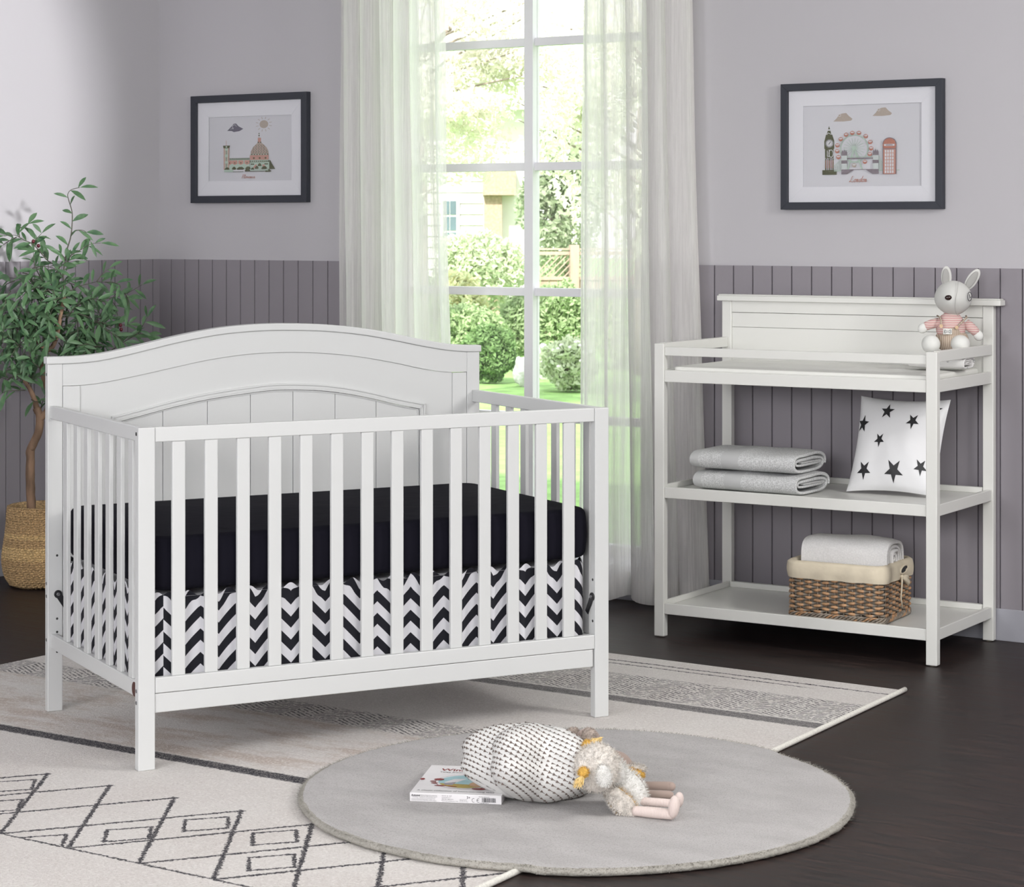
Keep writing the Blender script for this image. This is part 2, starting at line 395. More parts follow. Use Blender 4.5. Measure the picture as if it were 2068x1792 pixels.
# tongue and groove wainscot
def wains(name, x0, x1, off, sp, ax):
    mb = MB(); g = .0022; T = .012
    k0 = math.floor((x0-off)/sp)-1; cuts = [x0]
    k = k0
    while off+k*sp < x1-.004:
        if off+k*sp > x0+.004: cuts.append(off+k*sp)
        k += 1
    cuts.append(x1)
    prof = []
    for i in range(len(cuts)-1):
        a, c = cuts[i], cuts[i+1]
        prof += [(a, -.003), (a+g, -.003), (a+g*1.6, -T), (c-g, -T), (c-g*.4, -.003)]
    prof.append((cuts[-1], -.003))
    z0, z1 = .105, 1.279
    pts = []
    for p, q in prof: pts.append((p, q) if ax == 0 else (-q, p))
    n = len(pts)
    vs = [(x, y, z0) for x, y in pts]+[(x, y, z1) for x, y in pts]
    bk = [((x, 0, z) if ax == 0 else (0, y, z)) for z in (z1,) for x, y in pts]
    mb.add(vs+bk, [[i, i+1, n+i+1, n+i] for i in range(n-1)]+[[n+i, n+i+1, 2*n+i+1, 2*n+i] for i in range(n-1)])
    o = struct(mb, name, m_ws, fixn=False)
    return o
wains('trim_1', .001, WX0, .0803, .0799, 0)
wains('trim_2', WX1, 7.9, .0803, .0799, 0)
wains('trim_3', -6.0, -.0005, -.055, .0785, 1)
b = MB(); b.box((.0,-.016,0), (WX0,0,.11)); b.build
bb = struct(b, 'baseboard_back', m_trimc, bevel=.002)
b = MB(); b.box((WX1,-.016,0), (8.0,0,.11)); b.box((WX0,-.016,0), (WX1,0,.10)); struct(b, 'baseboard_right', m_trimc, bevel=.002)
b = MB(); b.box((0,-6.0,0), (.016,-.016,.108)); struct(b, 'baseboard_left', m_trimc, bevel=.002)
# window
win = bpy.data.objects.new('window_1', None); COL.objects.link(win); win['kind'] = 'structure'; win.location = (WX0, .15, WZ0)
def W(mb, name, m, **k):
    mb.M = Matrix.Translation((-WX0, -.15, -WZ0)) ; 
    mb.v = [mb.M @ p for p in mb.v]; return mb.build(name, m, win, **k)
fr = MB(); fr.box((WX0,.145,WZ0), (WX0+.012,.20,WZ1)); fr.box((WX1-.012,.145,WZ0), (WX1,.20,WZ1)); fr.box((WX0+.012,.15,WZ1-.05), (WX1-.012,.195,WZ1)); fr.box((WX0+.012,.15,WZ0), (WX1-.012,.195,WZ0+.042))
W(fr, 'window_frame', m_wframe, bevel=.002)
mu = MB(); mu.box((1.847,.135,WZ0+.042), (1.889,.185,WZ1-.05)); W(mu, 'mullion', m_wframe, bevel=.0015)
for z in (.660,1.161,1.663,2.162):
    for a, c in ((WX0+.012,1.847), (1.889,WX1-.012)):
        g = MB(); g.box((a,.150,z-.0165), (c,.182,z+.0165)); W(g, 'glazing_bar', m_wframe, bevel=.0015)
for z0, z1 in ((WZ0+.042,.6435),(.6765,1.1445),(1.1775,1.6465),(1.6795,2.1455),(2.1785,WZ1-.05)):
    for a, c in ((WX0+.012,1.847), (1.889,WX1-.012)):
        g = MB(); g.box((a,.165,z0), (c,.168,z1)); W(g, 'pane', m_glass)
g = MB(); g.box((WX0-.0,-.03,WZ0-.028), (WX1,.145,WZ0-.001)); W(g, 'window_sill', m_wframe, bevel=.003)

# ------------------------------------------------------------------ crib
cr = thing('baby_crib', 'white slatted wooden crib with arched headboard standing on the patterned rug', 'crib', (2.784,-3.062,.0047), 1.0843)
LL, WW, HF = 1.418, .820, .889
ZB = -.0047       # heights below are measured from the floor
def cb(name, a, b_, bevel=.0022, m=None, parent=None):
    mb = MB(); mb.box((a[0],a[1],a[2]+ZB), (b_[0],b_[1],b_[2]+ZB)); return mb.build(name, m or m_white, parent or cr, bevel=bevel)
cb('front_leg', (0,0,.0047), (.0458,.028,.899)); cb('front_leg', (LL-.0458,0,.0047), (LL,.028,.899))
bl = cb('back_leg', (0,WW,.0047), (.0450,WW+.027,1.021)); cb('back_leg', (LL-.045,WW,.0047), (LL,WW+.027,1.021))
cb('top_rail', (.0465,.003,.860), (LL-.0465,.022,.899)); cb('bottom_rail', (.0465,.001,.2035), (LL-.0465,.022,.244)); cb('apron', (.0465,.004,.152), (LL-.050,.020,.2020))
s0 = MB(); s0.box((0,.006,.244+ZB), (.0362,.018,.860+ZB)); slat0 = s0.build('slat', m_white, cr, bevel=.0022); slat0.location = (.0950,0,0)
for i in range(1, 14):
    o = slat0.copy(); COL.objects.link(o); o.parent = cr; o.location = (.0950+.09057*i,0,0)
s1 = MB(); s1.box((.010,0,.232+ZB), (.022,.036,.861+ZB)); sl1 = s1.build('slat', m_white, cr, bevel=.002)
for side in (0, 1):
    X = 0 if side == 0 else LL-.032
    for i in range(7):
        o = sl1 if (side == 0 and i == 0) else sl1.copy()
        if o is not sl1: COL.objects.link(o); o.parent = cr
        o.location = (X, .077+.0977*i, 0)
    x0 = .008 if side == 0 else LL-.027
    cb('side_top_rail', (x0,.029,.861), (x0+.019,WW-.001,.899)); cb('side_bottom_rail', (x0,.029,.190), (x0+.019,WW-.001,.232))
# headboard curves, measured from the photograph
TOP = [(-.004,1.0421),(.0796,1.0424),(.1547,1.0477),(.2305,1.0604),(.3072,1.0765),(.3848,1.0929),(.4631,1.1070),(.5423,1.1178),(.6224,1.1237),(.7034,1.1258),(.7853,1.1243),(.868,1.1202),(.9517,1.1123),(1.0364,1.1004),(1.122,1.0840),(1.2085,1.0660),(1.2961,1.0506),(1.3669,1.0435),(1.4222,1.042)]
MID = [(.0438,.9560),(.099,.9560),(.1547,.9600),(.2458,.9739),(.3692,.9965),(.4947,1.0190),(.6224,1.0330),(.736,1.0361),(.8514,1.0315),(.9855,1.0172),(1.122,.9924),(1.2085,.9730),(1.2961,.9590),(1.3758,.9570)]
ARC = [(.1955,.8590),(.2305,.8655),(.3072,.8825),(.3848,.8990),(.4947,.9181),(.6224,.9325),(.709,.9390),(.7853,.9378),(.868,.9320),(.9517,.9200),(1.0364,.9024),(1.122,.8810),(1.2225,.8598)]
def cr_interp(pts, x):
    n = len(pts)
    for i in range(n-1):
        if x <= pts[i+1][0] or i == n-2:
            p0 = pts[max(i-1,0)]; p1 = pts[i]; p2 = pts[i+1]; p3 = pts[min(i+2,n-1)]
            h = p2[0]-p1[0]; t = min(max((x-p1[0])/h, 0), 1)
            m1 = (p2[1]-p0[1])/(p2[0]-p0[0])*h; m2 = (p3[1]-p1[1])/(p3[0]-p1[0])*h
            return (2*t**3-3*t*t+1)*p1[1]+(t**3-2*t*t+t)*m1+(-2*t**3+3*t*t)*p2[1]+(t**3-t*t)*m2
def curve(pts, a, b_, n=48, dz=0): return [(a+(b_-a)*i/n, cr_interp(pts, a+(b_-a)*i/n)+dz+ZB) for i in range(n+1)]
mb = MB(); mb.strip(curve(TOP,-.004,LL+.004,60), curve(TOP,-.004,LL+.004,60,-.0215), WW-.006, WW+.031); mb.build('headboard_cap', m_white, cr, bevel=.003)
hp = MB()
hp.strip(curve(TOP,.0452,LL-.0452,60,-.0217), curve(MID,.0452,LL-.0452,60,0), WW+.001, WW+.022)
headb = hp.build('headboard_rail', m_white, cr, bevel=.0012)
hs = MB(); hs.box((.0462,WW+.0015,.25+ZB), (.0980,WW+.022,.9550+ZB)); hs.build('headboard_stile', m_white, cr, bevel=.0012)
hs = MB(); hs.box((LL-.096,WW+.0015,.25+ZB), (LL-.0462,WW+.022,.9555+ZB)); hs.build('headboard_stile', m_white, cr, bevel=.0012)
hf = MB()
lo = [(x, cr_interp(ARC, x)+ZB) for x in [.1955+(1.2225-.1955)*i/60 for i in range(61)]]
hi = [(x, cr_interp(MID, x)-.0005+ZB) for x, _ in lo]
hf.strip(hi, lo, WW+.006, WW+.020)
for a, c in ((.0985,.1955), (1.2225,LL-.0965)):
    xs = [a+(c-a)*i/8 for i in range(9)]
    hf.strip([(x, cr_interp(MID, x)-.0005+ZB) for x in xs], [(x, .25+ZB) for x in xs], WW+.006, WW+.020)
hf.build('headboard_panel', m_white, cr)
am = MB()
def arcc(off, dz): return [(x, cr_interp(ARC, x)+dz+ZB) for x in [.1955+off+(1.2225-.1955-2*off)*i/60 for i in range(61)]]
am.strip(arcc(-.002,.002), arcc(-.002,-.004), WW-.002, WW+.014)
am.strip(arcc(0,-.004), arcc(0,-.013), WW+.001, WW+.014)
am.strip(arcc(.01,-.013), arcc(.01,-.018), WW-.001, WW+.014)
am.strip(arcc(.016,-.0195), arcc(.016,-.024), WW+.006, WW+.014)
for sx, x0 in ((1,.1935), (-1,1.2245)):
    for a, c, y in ((0,.006,-.002), (.006,.013,.001), (.013,.018,-.001), (.020,.024,.006)):
        xa, xb = sorted((x0+sx*a, x0+sx*c)); am.box((xa,WW+y,.25+ZB), (xb,WW+.014,cr_interp(ARC, (xa+xb)/2)-a+ZB))
am.build('arch_moulding', m_white, cr, bevel=.0008)
ip = MB(); cuts = [.215,.3552,.4963,.6353,.7754,.9165,1.0568,1.205]
for i in range(7):
    a, c = cuts[i]+.0008, cuts[i+1]-.0008; xs = [a+(c-a)*k/8 for k in range(9)]
    ip.strip([(x, cr_interp(ARC, x)-.020+ZB) for x in xs], [(x, .25+ZB) for x in xs], WW+.009, WW+.020)
ip.box((.19,WW+.0205,.25+ZB), (1.23,WW+.0225,.85+ZB))
ip.build('beadboard', m_white, cr, bevel=.0006)
cb('headboard_bottom_rail', (.0460,WW+.002,.200), (LL-.0460,WW+.022,.250))
def disc(name, c, ax, r, t, m, parent=None):
    mb = MB(); d = Vector(((1,0,0),(0,1,0),(0,0,1))[ax]); c = Vector(c)
    mb.tube([c-d*t, c+d*t], r, 16); return mb.build(name, m, parent or cr, bevel=min(.0006,r*.2))
for (y, z) in ((.017,.882),(.017,.211),(.017,.180)): disc('bolt', (-.0002,y,z+ZB), 0, .0052, .0008, m_screw if z < .5 else m_hole)
for z in (.99,.378,.341,.213): disc('bolt', (-.0002,WW+.013,z+ZB), 0, .005, .0008, m_screw)
for z in (.46,.275,.236,.178): disc('bolt_hole', (.028,WW-.0002,z+ZB), 1, .0035, .0006, m_hole)
for z in (.402,.2825): disc('bolt_hole', (LL-.0462,.014,z+ZB), 0, .004, .0006, m_hole)
mb = MB(); mb.tube([(.0068,.055,.209+ZB),(.0076,.055,.209+ZB)], .019, 24); mb.build('maker_badge', m_badge, cr)
def hinge(name, c, ax, dr):
    mb = MB(); c = Vector(c); d = Vector(((1,0,0),(0,1,0))[ax]); e = Vector(dr)
    mb.tube([c-d*.002, c+d*.002], .012, 16)
    a = c-d*.0015; q = d*.003; p = e.cross(d).normalized()*.009
    mb.add([a+p, a-p, a-p+e, a+p+e, a+p+q, a-p+q, a-p+e+q, a+p+e+q], [(0,3,2,1),(4,5,6,7),(0,1,5,4),(1,2,6,5),(2,3,7,6),(3,0,4,7)])
    h = mb.build(name, m_black, cr, bevel=.0008)
    k = MB(); k.tube([c-d*.005, c+d*.005], .0055, 6); k.build('bolt', m_screw, h, bevel=.0008)
hinge('mattress_bracket', (.030,WW-.003,.347+ZB), 1, (.03,0,-.045))
hinge('mattress_bracket', (LL-.0485,.014,.353+ZB), 0, (0,.03,-.05))

# mattress and skirt
mt = thing('crib_mattress', 'crib mattress in a midnight blue fitted sheet inside the white crib', 'mattress', (2.784,-3.062,0), 1.0843)
def rbox(mb, x0, x1, y0, y1, z0, z1, cr_, er, n=10, mi=0, bulge=0, fn=None):
    # box with rounded vertical corners (radius cr_) and soft top/bottom edges (radius er)
    loop = []
    for (cx, cy, a0) in ((x1-cr_,y1-cr_,0), (x0+cr_,y1-cr_,90), (x0+cr_,y0+cr_,180), (x1-cr_,y0+cr_,270)):
        for k in range(n+1):
            a = radians(a0+90*k/n); loop.append((cx, cy, cos(a), sin(a)))
    # densify straight sides
    den = []
    for i in range(len(loop)):
        p = loop[i]; q = loop[(i+1) % len(loop)]; den.append(p)
        d = hypot((p[0]+cr_*p[2])-(q[0]+cr_*q[2]), (p[1]+cr_*p[3])-(q[1]+cr_*q[3])); m = int(d/.05)
        for k in range(1, m+1):
            t = k/(m+1); den.append(tuple(p[j]*(1-t)+q[j]*t for j in range(4)))
    rings = []
    for k in range(7): a = pi/2*k/6; rings.append((cr_-er+er*sin(a), z0+er-er*cos(a)))
    for k in range(1, 6): t = k/6; rings.append((cr_+bulge*sin(pi*t), z0+er+(z1-z0-2*er)*t))
    for k in range(7): a = pi/2*k/6; rings.append((cr_-er+er*cos(a), z1-er+er*sin(a)))
    vs = []; nl = len(den)
    for r, z in rings:
        for (cx, cy, c, s_) in den:
            p = (cx+r*c, cy+r*s_, z); vs.append(fn(p) if fn else p)
    fs = [[i*nl+j, i*nl+(j+1) % nl, (i+1)*nl+(j+1) % nl, (i+1)*nl+j] for i in range(len(rings)-1) for j in range(nl)]
    fs.append(list(range(nl))[::-1]); fs.append([(len(rings)-1)*nl+j for j in range(nl)])
    mb.add(vs, fs, mi)
mb = MB(); rbox(mb, .048, LL-.034, .032, WW-.010, .462, .606, .06, .022, bulge=.004); mb.build('fitted_sheet', m_sheet, mt, smooth=True)
sk = MB()
def loopp(s_):   # rounded rectangle by arc length
    x0, x1, y0, y1, r = .052, LL-.052, .040, WW-.022, .03
    a, b_ = x1-x0-2*r, y1-y0-2*r; q = pi*r/2; tot = 2*(a+b_+2*q); s_ = (s_ % 1)*tot
    segs = [(a, lambda t: (x0+r+t, y0, 0, -1)), (q, lambda t: (x1-r+r*sin(t/r), y0+r-r*cos(t/r), sin(t/r), -cos(t/r))),
            (b_, lambda t: (x1, y0+r+t, 1, 0)), (q, lambda t: (x1-r+r*cos(t/r), y1-r+r*sin(t/r), cos(t/r), sin(t/r))),
            (a, lambda t: (x1-r-t, y1, 0, 1)), (q, lambda t: (x0+r-r*sin(t/r), y1-r+r*cos(t/r), -sin(t/r), cos(t/r))),
            (b_, lambda t: (x0, y1-r-t, -1, 0)), (q, lambda t: (x0+r-r*cos(t/r), y0+r-r*sin(t/r), -cos(t/r), -sin(t/r)))]
    for l_, fn in segs:
        if s_ <= l_: return fn(s_)
        s_ -= l_
    return segs[0][1](0)
TOT = 2*((LL-.104-.06)+(WW-.062-.06))+2*pi*.03
def skf(u, v):
    x, y, nx, ny = loopp(u); s_ = u*TOT
    a = .0045*sin(s_*2*pi/.118+1.3*sin(s_*7))*(1-.45*v)+.0015*sin(s_*61)
    z = .212+(.452-.212)*v+(.008*sin(s_*2*pi/.059+sin(s_*5)) if v > .9 else 0)
    return (x+nx*a, y+ny*a, z)
sk.grid(skf, 720, 12, cu=True, uvf=lambda u, v: (u*TOT+.0, v*.240+.012))
sk.grid(lambda u, v: (loopp(u)[0]*(1-v)+LL/2*v, loopp(u)[1]*(1-v)+.4*v, .445), 80, 1, cu=True, uvf=lambda u, v: (0,.04))
tag(sk.build('crib_skirt', m_chev, None, smooth=True, fixn=False), 'black and white chevron crib skirt hanging below the dark mattress', 'crib skirt')
o = bpy.data.objects['crib_skirt']; o.location = (2.784,-3.062,0); o.rotation_euler = (0,0,1.0843)

# ------------------------------------------------------------------ changing table
ct = thing('changing_table', 'white open-shelf changing table with a low panelled back against the wall', 'changing table', (2.894,-.616,0), .0396)
TL, TW = 1.035, .5257
def tb(name, a, b_, bevel=.002, parent=None):
    mb = MB(); mb.box(a, b_); return mb.build(name, m_ivory, parent or ct, bevel=bevel)
def legp(name, x0, x1, y0, y1, z1):
    mb = MB(); mb.box((x0,y0,.003), (x1,y1,z1)); l_ = mb.build(name, m_ivory, ct, bevel=.003)
    g = MB(); g.tube([((x0+x1)/2,(y0+y1)/2,0),((x0+x1)/2,(y0+y1)/2,.004)], .012, 14); g.build('glide', m_glide, l_)
for x0, x1 in ((0,.0384), (TL-.0384,TL)):
    legp('front_leg', x0, x1, 0, .030, 1.017); legp('back_leg', x0, x1, TW-.002, TW+.026, 1.151)
for nm, z0, z1, y in (('front_top_rail',.976,1.006,.006), ('front_pad_rail',.885,.926,.004), ('front_rail',.483,.521,.004), ('front_rail',.081,.119,.004)):
    tb(nm, (.0388,y,z0), (TL-.0388,y+.018,z1))
for x0 in (.006, TL-.024):
    tb('side_top_rail', (x0,.0305,.983), (x0+.020,TW-.0025,1.019)); tb('side_pad_rail', (x0,.0305,.885), (x0+.018,TW-.0025,.926))
    tb('side_rail', (x0,.0305,.483), (x0+.018,TW-.0025,.521)); tb('side_rail', (x0,.0305,.081), (x0+.018,TW-.0025,.119))
for z0, z1 in ((.483,.527), (.081,.125)): tb('back_rail', (.0388,TW+.002,z0), (TL-.0388,TW+.016,z1))
for z in (.488,.086,.890): tb('shelf', (.0245,.0225,z), (TL-.0245,TW+.0015,z+.020), .0008)
for z in (.508,.106):
    tb('shelf_lip', (.0250,.035,z+.0005), (.0330,TW-.004,z+.020), .001); tb('shelf_lip', (.0390,TW-.010,z+.0005), (TL-.0390,TW-.003,z+.020), .001)
mb = MB(); mb.box((-.014,TW-.016,1.1515), (TL+.030-.0,TW+.034,1.1705)); mb.box((-.010,TW-.012,1.1705), (TL+.026,TW+.030,1.1755)); mb.build('back_cap', m_ivory, ct, bevel=.0025)
bp = tb('back_panel', (.0388,TW+.004,.912), (TL-.0388,TW+.020,1.0555), .0012)
tb('back_panel', (.0388,TW+.004,1.0565), (TL-.0388,TW+.020,1.1085), .0012); tb('back_panel', (.0388,TW+.001,1.1100), (TL-.0388,TW+.020,1.1512), .0012)

TROT = .0396
def T2W(u, v, z=0): return Vector((2.894+cos(TROT)*u-sin(TROT)*v, -.616+sin(TROT)*u+cos(TROT)*v, z))
# pad
mb = MB()
def padfn(p):
    x, y, z = p
    if z > .925: z += .006*abs(sin(x*9))*sin(pi*y/.5)-.003+.012*(abs(y-.27)/.25)**2
    return (x, y, z)
rbox(mb, .055, TL-.045, .035, TW-.012, .9105, .938, .02, .010, fn=None)
pad = mb.build('changing_pad', m_pad, None, smooth=True); pad.location = (2.894,-.616,0); pad.rotation_euler = (0,0,TROT)
pm = MB()
pm.grid(lambda a, c: (.06+(TL-.11)*a, .04+(TW-.057)*c, .9375+.009*(abs(2*c-1)**3)*min(1, 12*min(a, 1-a))*min(1, 10*min(c, 1-c))+.0035*sin(a*38)*sin(c*pi)**2*sin(c*9)), 60, 24)
pc = pm.build('quilted_top', m_pad, pad, smooth=True, fixn=False)
tag(pad, 'thin white contoured changing pad lying on top of the changing table', 'changing pad')

# ------------------------------------------------------------------ towels
def folded(mb, x0, x1, y0, y1, z0, z1, mats=None, th=.0120, band=None, seed=0, wob=.003, ey=.34, ez=.62, flip=1):
    # a long strip of cloth folded into a flat spiral (seen at its ends), swept along X
    cy, cz, hy, hz = (y0+y1)/2, (z0+z1)/2, (y1-y0)/2, (z1-z0)/2
    turns = hz/th*.93; NT = int(turns*34); nx = 40
    def sec(t, inner):
        k = turns*t; a = 2*pi*k*flip-.35; c, s_ = cos(a), sin(a); k = 0 if k < .8 else ((k-.8)*4 if k < 1.05 else k-.05)
        ky = max(hy-th*1.35*k-(th*.74 if inner else 0), .002); kz = max(hz-th*k-(th*.74 if inner else 0), .0012)
        return cy+ky*math.copysign(abs(c)**ey, c), cz+kz*math.copysign(abs(s_)**ez, s_)
    def pt(u, t, inner):
        y, z = sec(t, inner); x = x0+(x1-x0)*u
        e = min(u, 1-u)*(x1-x0); q = noise.noise(Vector((x*8+seed, y*8, z*9+seed)))*wob
        edge = .0035*noise.noise(Vector((t*turns*3.1+seed, 2, seed)))+.004*sin(t*turns*2*pi*.5)
        x += (edge if u > .98 else (-edge if u < .02 else 0)); puff = 1-.10*max(0, 1-e/.03)**2
        z = cz+(z-cz)*puff
        return (x, y+q, max(z0, z+(q if z > cz else 0)))
    mf = (lambda u, v: 1 if band and any(a <= u <= c for a, c in band) else 0)
    mb.grid(lambda u, v: pt(u, v, 0), nx, NT, mf=mf); mb.grid(lambda u, v: pt(u, v, 1), nx, NT, mf=mf)
    for ue in (0, 1):
        mb.grid(lambda v, q, ue=ue: tuple(Vector(pt(ue, v, 0)).lerp(Vector(pt(ue, v, 1)), q)+Vector(((.0022 if ue else -.0022)*sin(pi*q), 0, 0))), NT, 4)
    for te in (0, 1): mb.grid(lambda u, q, te=te: tuple(Vector(pt(u, te, 0)).lerp(Vector(pt(u, te, 1)), q)), nx, 2)
tw = MB(); folded(tw, 0,.392,0,.258,0,.071, band=((.0,.07),(.30,.47)), seed=3, wob=.010, th=.0135, ey=.45, ez=.80)
for nm, z, x, y, lab in (('folded_towel', .5085, .112, .085, 'folded light grey terry towel, lower of the two on the middle shelf'), ('folded_towel', .5800, .103, .078, 'folded light grey terry towel, upper of the two on the middle shelf')):
    o = tw.build(nm, [m_towel, m_towelb], None, smooth=True) if z < .55 else o0.copy()
    if z > .55: COL.objects.link(o)
    else: o0 = o
    o.location = T2W(x, y, z); o.rotation_euler = (0,0,TROT-.06 if z < .55 else TROT-.03)
    tag(o, lab, 'towel', 'grey towels on the middle shelf')

# ------------------------------------------------------------------ cushions
def cushion(mb, w, h, t, n=36, warp=None, pinch=.07, mi=0):
    def g(sg):
        def q(a, c):
            u, v = 2*a-1, 2*c-1
            px = u*w/2*(1-pinch*(1-v*v)*abs(u)**2*1.0); py = v*h/2*(1-pinch*(1-u*u)*abs(v)**2)
            z = sg*t/2*(max(0, 1-u**2)**.55)*(max(0, 1-v**2)**.55)
            z *= 1+.10*noise.noise(Vector((u*2.3, v*2.3, sg+.5)))
            z += (.012*noise.noise(Vector((u*1.7+5, v*1.7, 3)))*t/.12)*(1-max(abs(u), abs(v)))
            return Vector((px, py, z))
        return q
    mb.grid(g(1), n, n, mi); mb.grid(lambda a, c: g(-1)(1-a, c), n, n, mi)
    return g(1), g(-1)
def on_surf(g, mb, tri, mi, off=.0012):
    vs = []
    for a, c in tri:
        e = .004; p = g(a, c); n = (g(min(a+e,1), c)-g(max(a-e,0), c)).cross(g(a, min(c+e,1))-g(a, max(c-e,0)))
        if n.length > 0: n.normalize()
        vs.append(p+n*off)
    mb.add(vs, [list(range(len(vs)))], mi)
cu = MB(); gt, gb = cushion(cu, .328, .345, .115)
def star(g, mb, cx, cy, r, rot, sx=1, sy=1, inner=.40):
    # fan of small triangles so that the star bends with the cloth
    pts = []
    for k in range(10):
        a = rot+pi/2+k*pi/5; rr = r if k % 2 == 0 else r*inner; pts.append((cx+rr*cos(a)*sx, cy+rr*sin(a)*sy))
    for k in range(10):
        p, q = pts[k], pts[(k+1) % 10]; S = 4
        for i in range(S):
            for j in range(S-i):
                def bar(i_, j_):
                    return (cx+(p[0]-cx)*i_/S+(q[0]-cx)*j_/S, cy+(p[1]-cy)*i_/S+(q[1]-cy)*j_/S)
                on_surf(g, mb, [bar(i,j), bar(i+1,j), bar(i,j+1)], 1)
                if i+j < S-1: on_surf(g, mb, [bar(i+1,j), bar(i+1,j+1), bar(i,j+1)], 1)
for sx_, sy_, r, rot in ((.38,.82,.095,0), (.68,.72,.090,pi), (.345,.51,.078,pi), (.20,.20,.105,pi), (.545,.20,.130,pi), (.83,.26,.090,pi), (.10,.68,.10,2.4), (.90,.88,.06,0), (.94,.55,.06,.5)):
    star(gt, cu, sx_, sy_, r, rot, .82 if r > .06 else .9, 1)
co = cu.build('star_cushion', [m_satin, m_star], None, smooth=True, fixn=False)
tag(co, 'white satin cushion with black stars propped on the middle shelf', 'cushion')
def place(o, loc, rx, ry, rz): o.location = loc; o.rotation_euler = (rx, ry, rz)
place(co, T2W(.762,.345,.673), radians(68), radians(0), TROT)

# ------------------------------------------------------------------ wicker basket with liner and towel
wb = thing('wicker_basket', 'brown wicker basket with cream fabric liner on the bottom shelf', 'basket', T2W(.494,.040,.1065), TROT+.035)
BW, BD, BH = .330, .275, .185
def rr(s_, w_, d_, r):
    a, b_ = w_-2*r, d_-2*r; q = pi*r/2; tot = 2*(a+b_+2*q); t = (s_ % 1)*tot
    for l_, fn in ((a, lambda t: (r+t, 0, 0, -1)), (q, lambda t: (w_-r+r*sin(t/r), r-r*cos(t/r), sin(t/r), -cos(t/r))), (b_, lambda t: (w_, r+t, 1, 0)),
                   (q, lambda t: (w_-r+r*cos(t/r), d_-r+r*sin(t/r), cos(t/r), sin(t/r))), (a, lambda t: (w_-r-t, d_, 0, 1)), (q, lambda t: (r-r*sin(t/r), d_-r+r*cos(t/r), -sin(t/r), cos(t/r))),
                   (b_, lambda t: (0, d_-r-t, -1, 0)), (q, lambda t: (r-r*cos(t/r), r-r*sin(t/r), -cos(t/r), -sin(t/r)))):
        if t <= l_: return fn(t)
        t -= l_
    return (r, 0, 0, -1)
mb = MB(); NS = 19; rows = 17
for k in range(rows):
    z = .030+k*.0088; pts = []; ns = NS*12
    for i in range(ns+1):
        s_ = i/ns; x, y, nx, ny = rr(s_, BW, BD, .028); off = .0062*sin(s_*NS*2*pi+k*pi)
        fl = 1+z*.06; x = BW/2+(x-BW/2)*fl; y = BD/2+(y-BD/2)*fl
        pts.append((x+nx*off, y+ny*off, z+.001*sin(i*.7+k)))
    mb.tube(pts, [.0042+.0010*sin(i/ns*NS*2*pi+k*pi) for i in range(ns+1)], 7, cap=False, mf=lambda i, k=k: 0 if sin((i+.5)/(NS*12)*NS*2*pi+k*pi) > .45 else 1)
for i in range(NS*2):
    x, y, nx, ny = rr((i+.5)/NS/2, BW, BD, .028)
    mb.tube([(x,y,.005),(BW/2+(x-BW/2)*1.011, BD/2+(y-BD/2)*1.011,.178)], .0028, 6, 1)
for q in range(5):
    pts = []
    for i in range(241):
        s_ = i/240; x, y, nx, ny = rr(s_, BW, BD, .028); a = s_*2*pi*16+q*2*pi/5
        pts.append((x+nx*(.004+.0035*cos(a)), y+ny*(.004+.0035*cos(a)), .014+.0085*sin(a)))
    mb.tube(pts, .0034, 6, cap=False, mf=lambda i, q=q: 0 if (i//9+q) % 4 == 0 else 1)
mb.grid(lambda a, c: (.012+(BW-.024)*a, .012+(BD-.024)*c, .008), 2, 2, 1)
mb.build('wicker_body', [m_wick1, m_wick2], wb, smooth=True)
ln = MB()
def liner(u, v):
    x, y, nx, ny = rr(u, BW, BD, .035)
    # v 0..1: from the outer hem up over the rim and down inside
    q = u*TOTB
    if v < .5:
        t = v/.5; z = .137+.052*t+.001*sin(q*60); o = .014+.004*sin(pi*t)+.0022*sin(q*75)*(1-t)
        z += -.018*(max(0, 1-abs(u-.30)/.12) if v < .3 else 0)*0
    elif v < .62:
        t = (v-.5)/.12; z = .189+.007*sin(pi*t); o = .014*(1-2*t)
    else:
        t = (v-.62)/.38; z = .189-.15*t; o = -.014-.004*t
    fl = 1.01
    return (BW/2+(x-BW/2)*fl+nx*o, BD/2+(y-BD/2)*fl+ny*o, z)
TOTB = 1.1
ln.grid(liner, 150, 22, cu=True); ln.grid(lambda a, c: (.016+(BW-.032)*a, .016+(BD-.032)*c, .040), 2, 2)
ln.build('fabric_liner', m_linen, wb, smooth=True)
hh = MB(); hh.M = None
hc = Vector((BW*1.01+.0155, .155, .168)); ring = [hc+Vector((.001,.034*cos(a),.0125*sin(a)+.004*cos(a))) for a in [2*pi*i/20 for i in range(21)]]
hh.tube(ring, .0032, 6, 0, cap=False)
hh.add([p+Vector((.0006,0,0)) for p in ring[:-1]], [list(range(20))], 1)
hh.build('handle_slot', [m_linen, m_hole], wb, smooth=False, fixn=False)
bo = MB(); k0 = Vector((BW+.020,.135,.146))
bo.tube([k0, k0+Vector((.004,-.012,-.03)), k0+Vector((.0,-.010,-.07)), k0+Vector((.001,.002,-.105))], [.004,.003,.0028,.0022], 6)
bo.tube([k0, k0+Vector((.006,.02,-.012)), k0+Vector((.006,.04,-.022)), k0+Vector((.004,.048,-.036))], [.005,.008,.009,.003], 6)
bo.tube([k0, k0+Vector((.006,.022,-.002)), k0+Vector((.005,.046,-.010))], [.004,.007,.006], 6)
bo.ball(k0, .007, 10); bo.build('liner_tie', m_linen, wb, smooth=True)
mb = MB(); folded(mb, 0,.298,0,.165,0,.130, seed=9, wob=.006, th=.014, ey=.66, ez=.66)
o = mb.build('rolled_towel', m_wtowel, None, smooth=True); o.location = T2W(.522,.085,.248); o.rotation_euler = (0,0,TROT+.03)
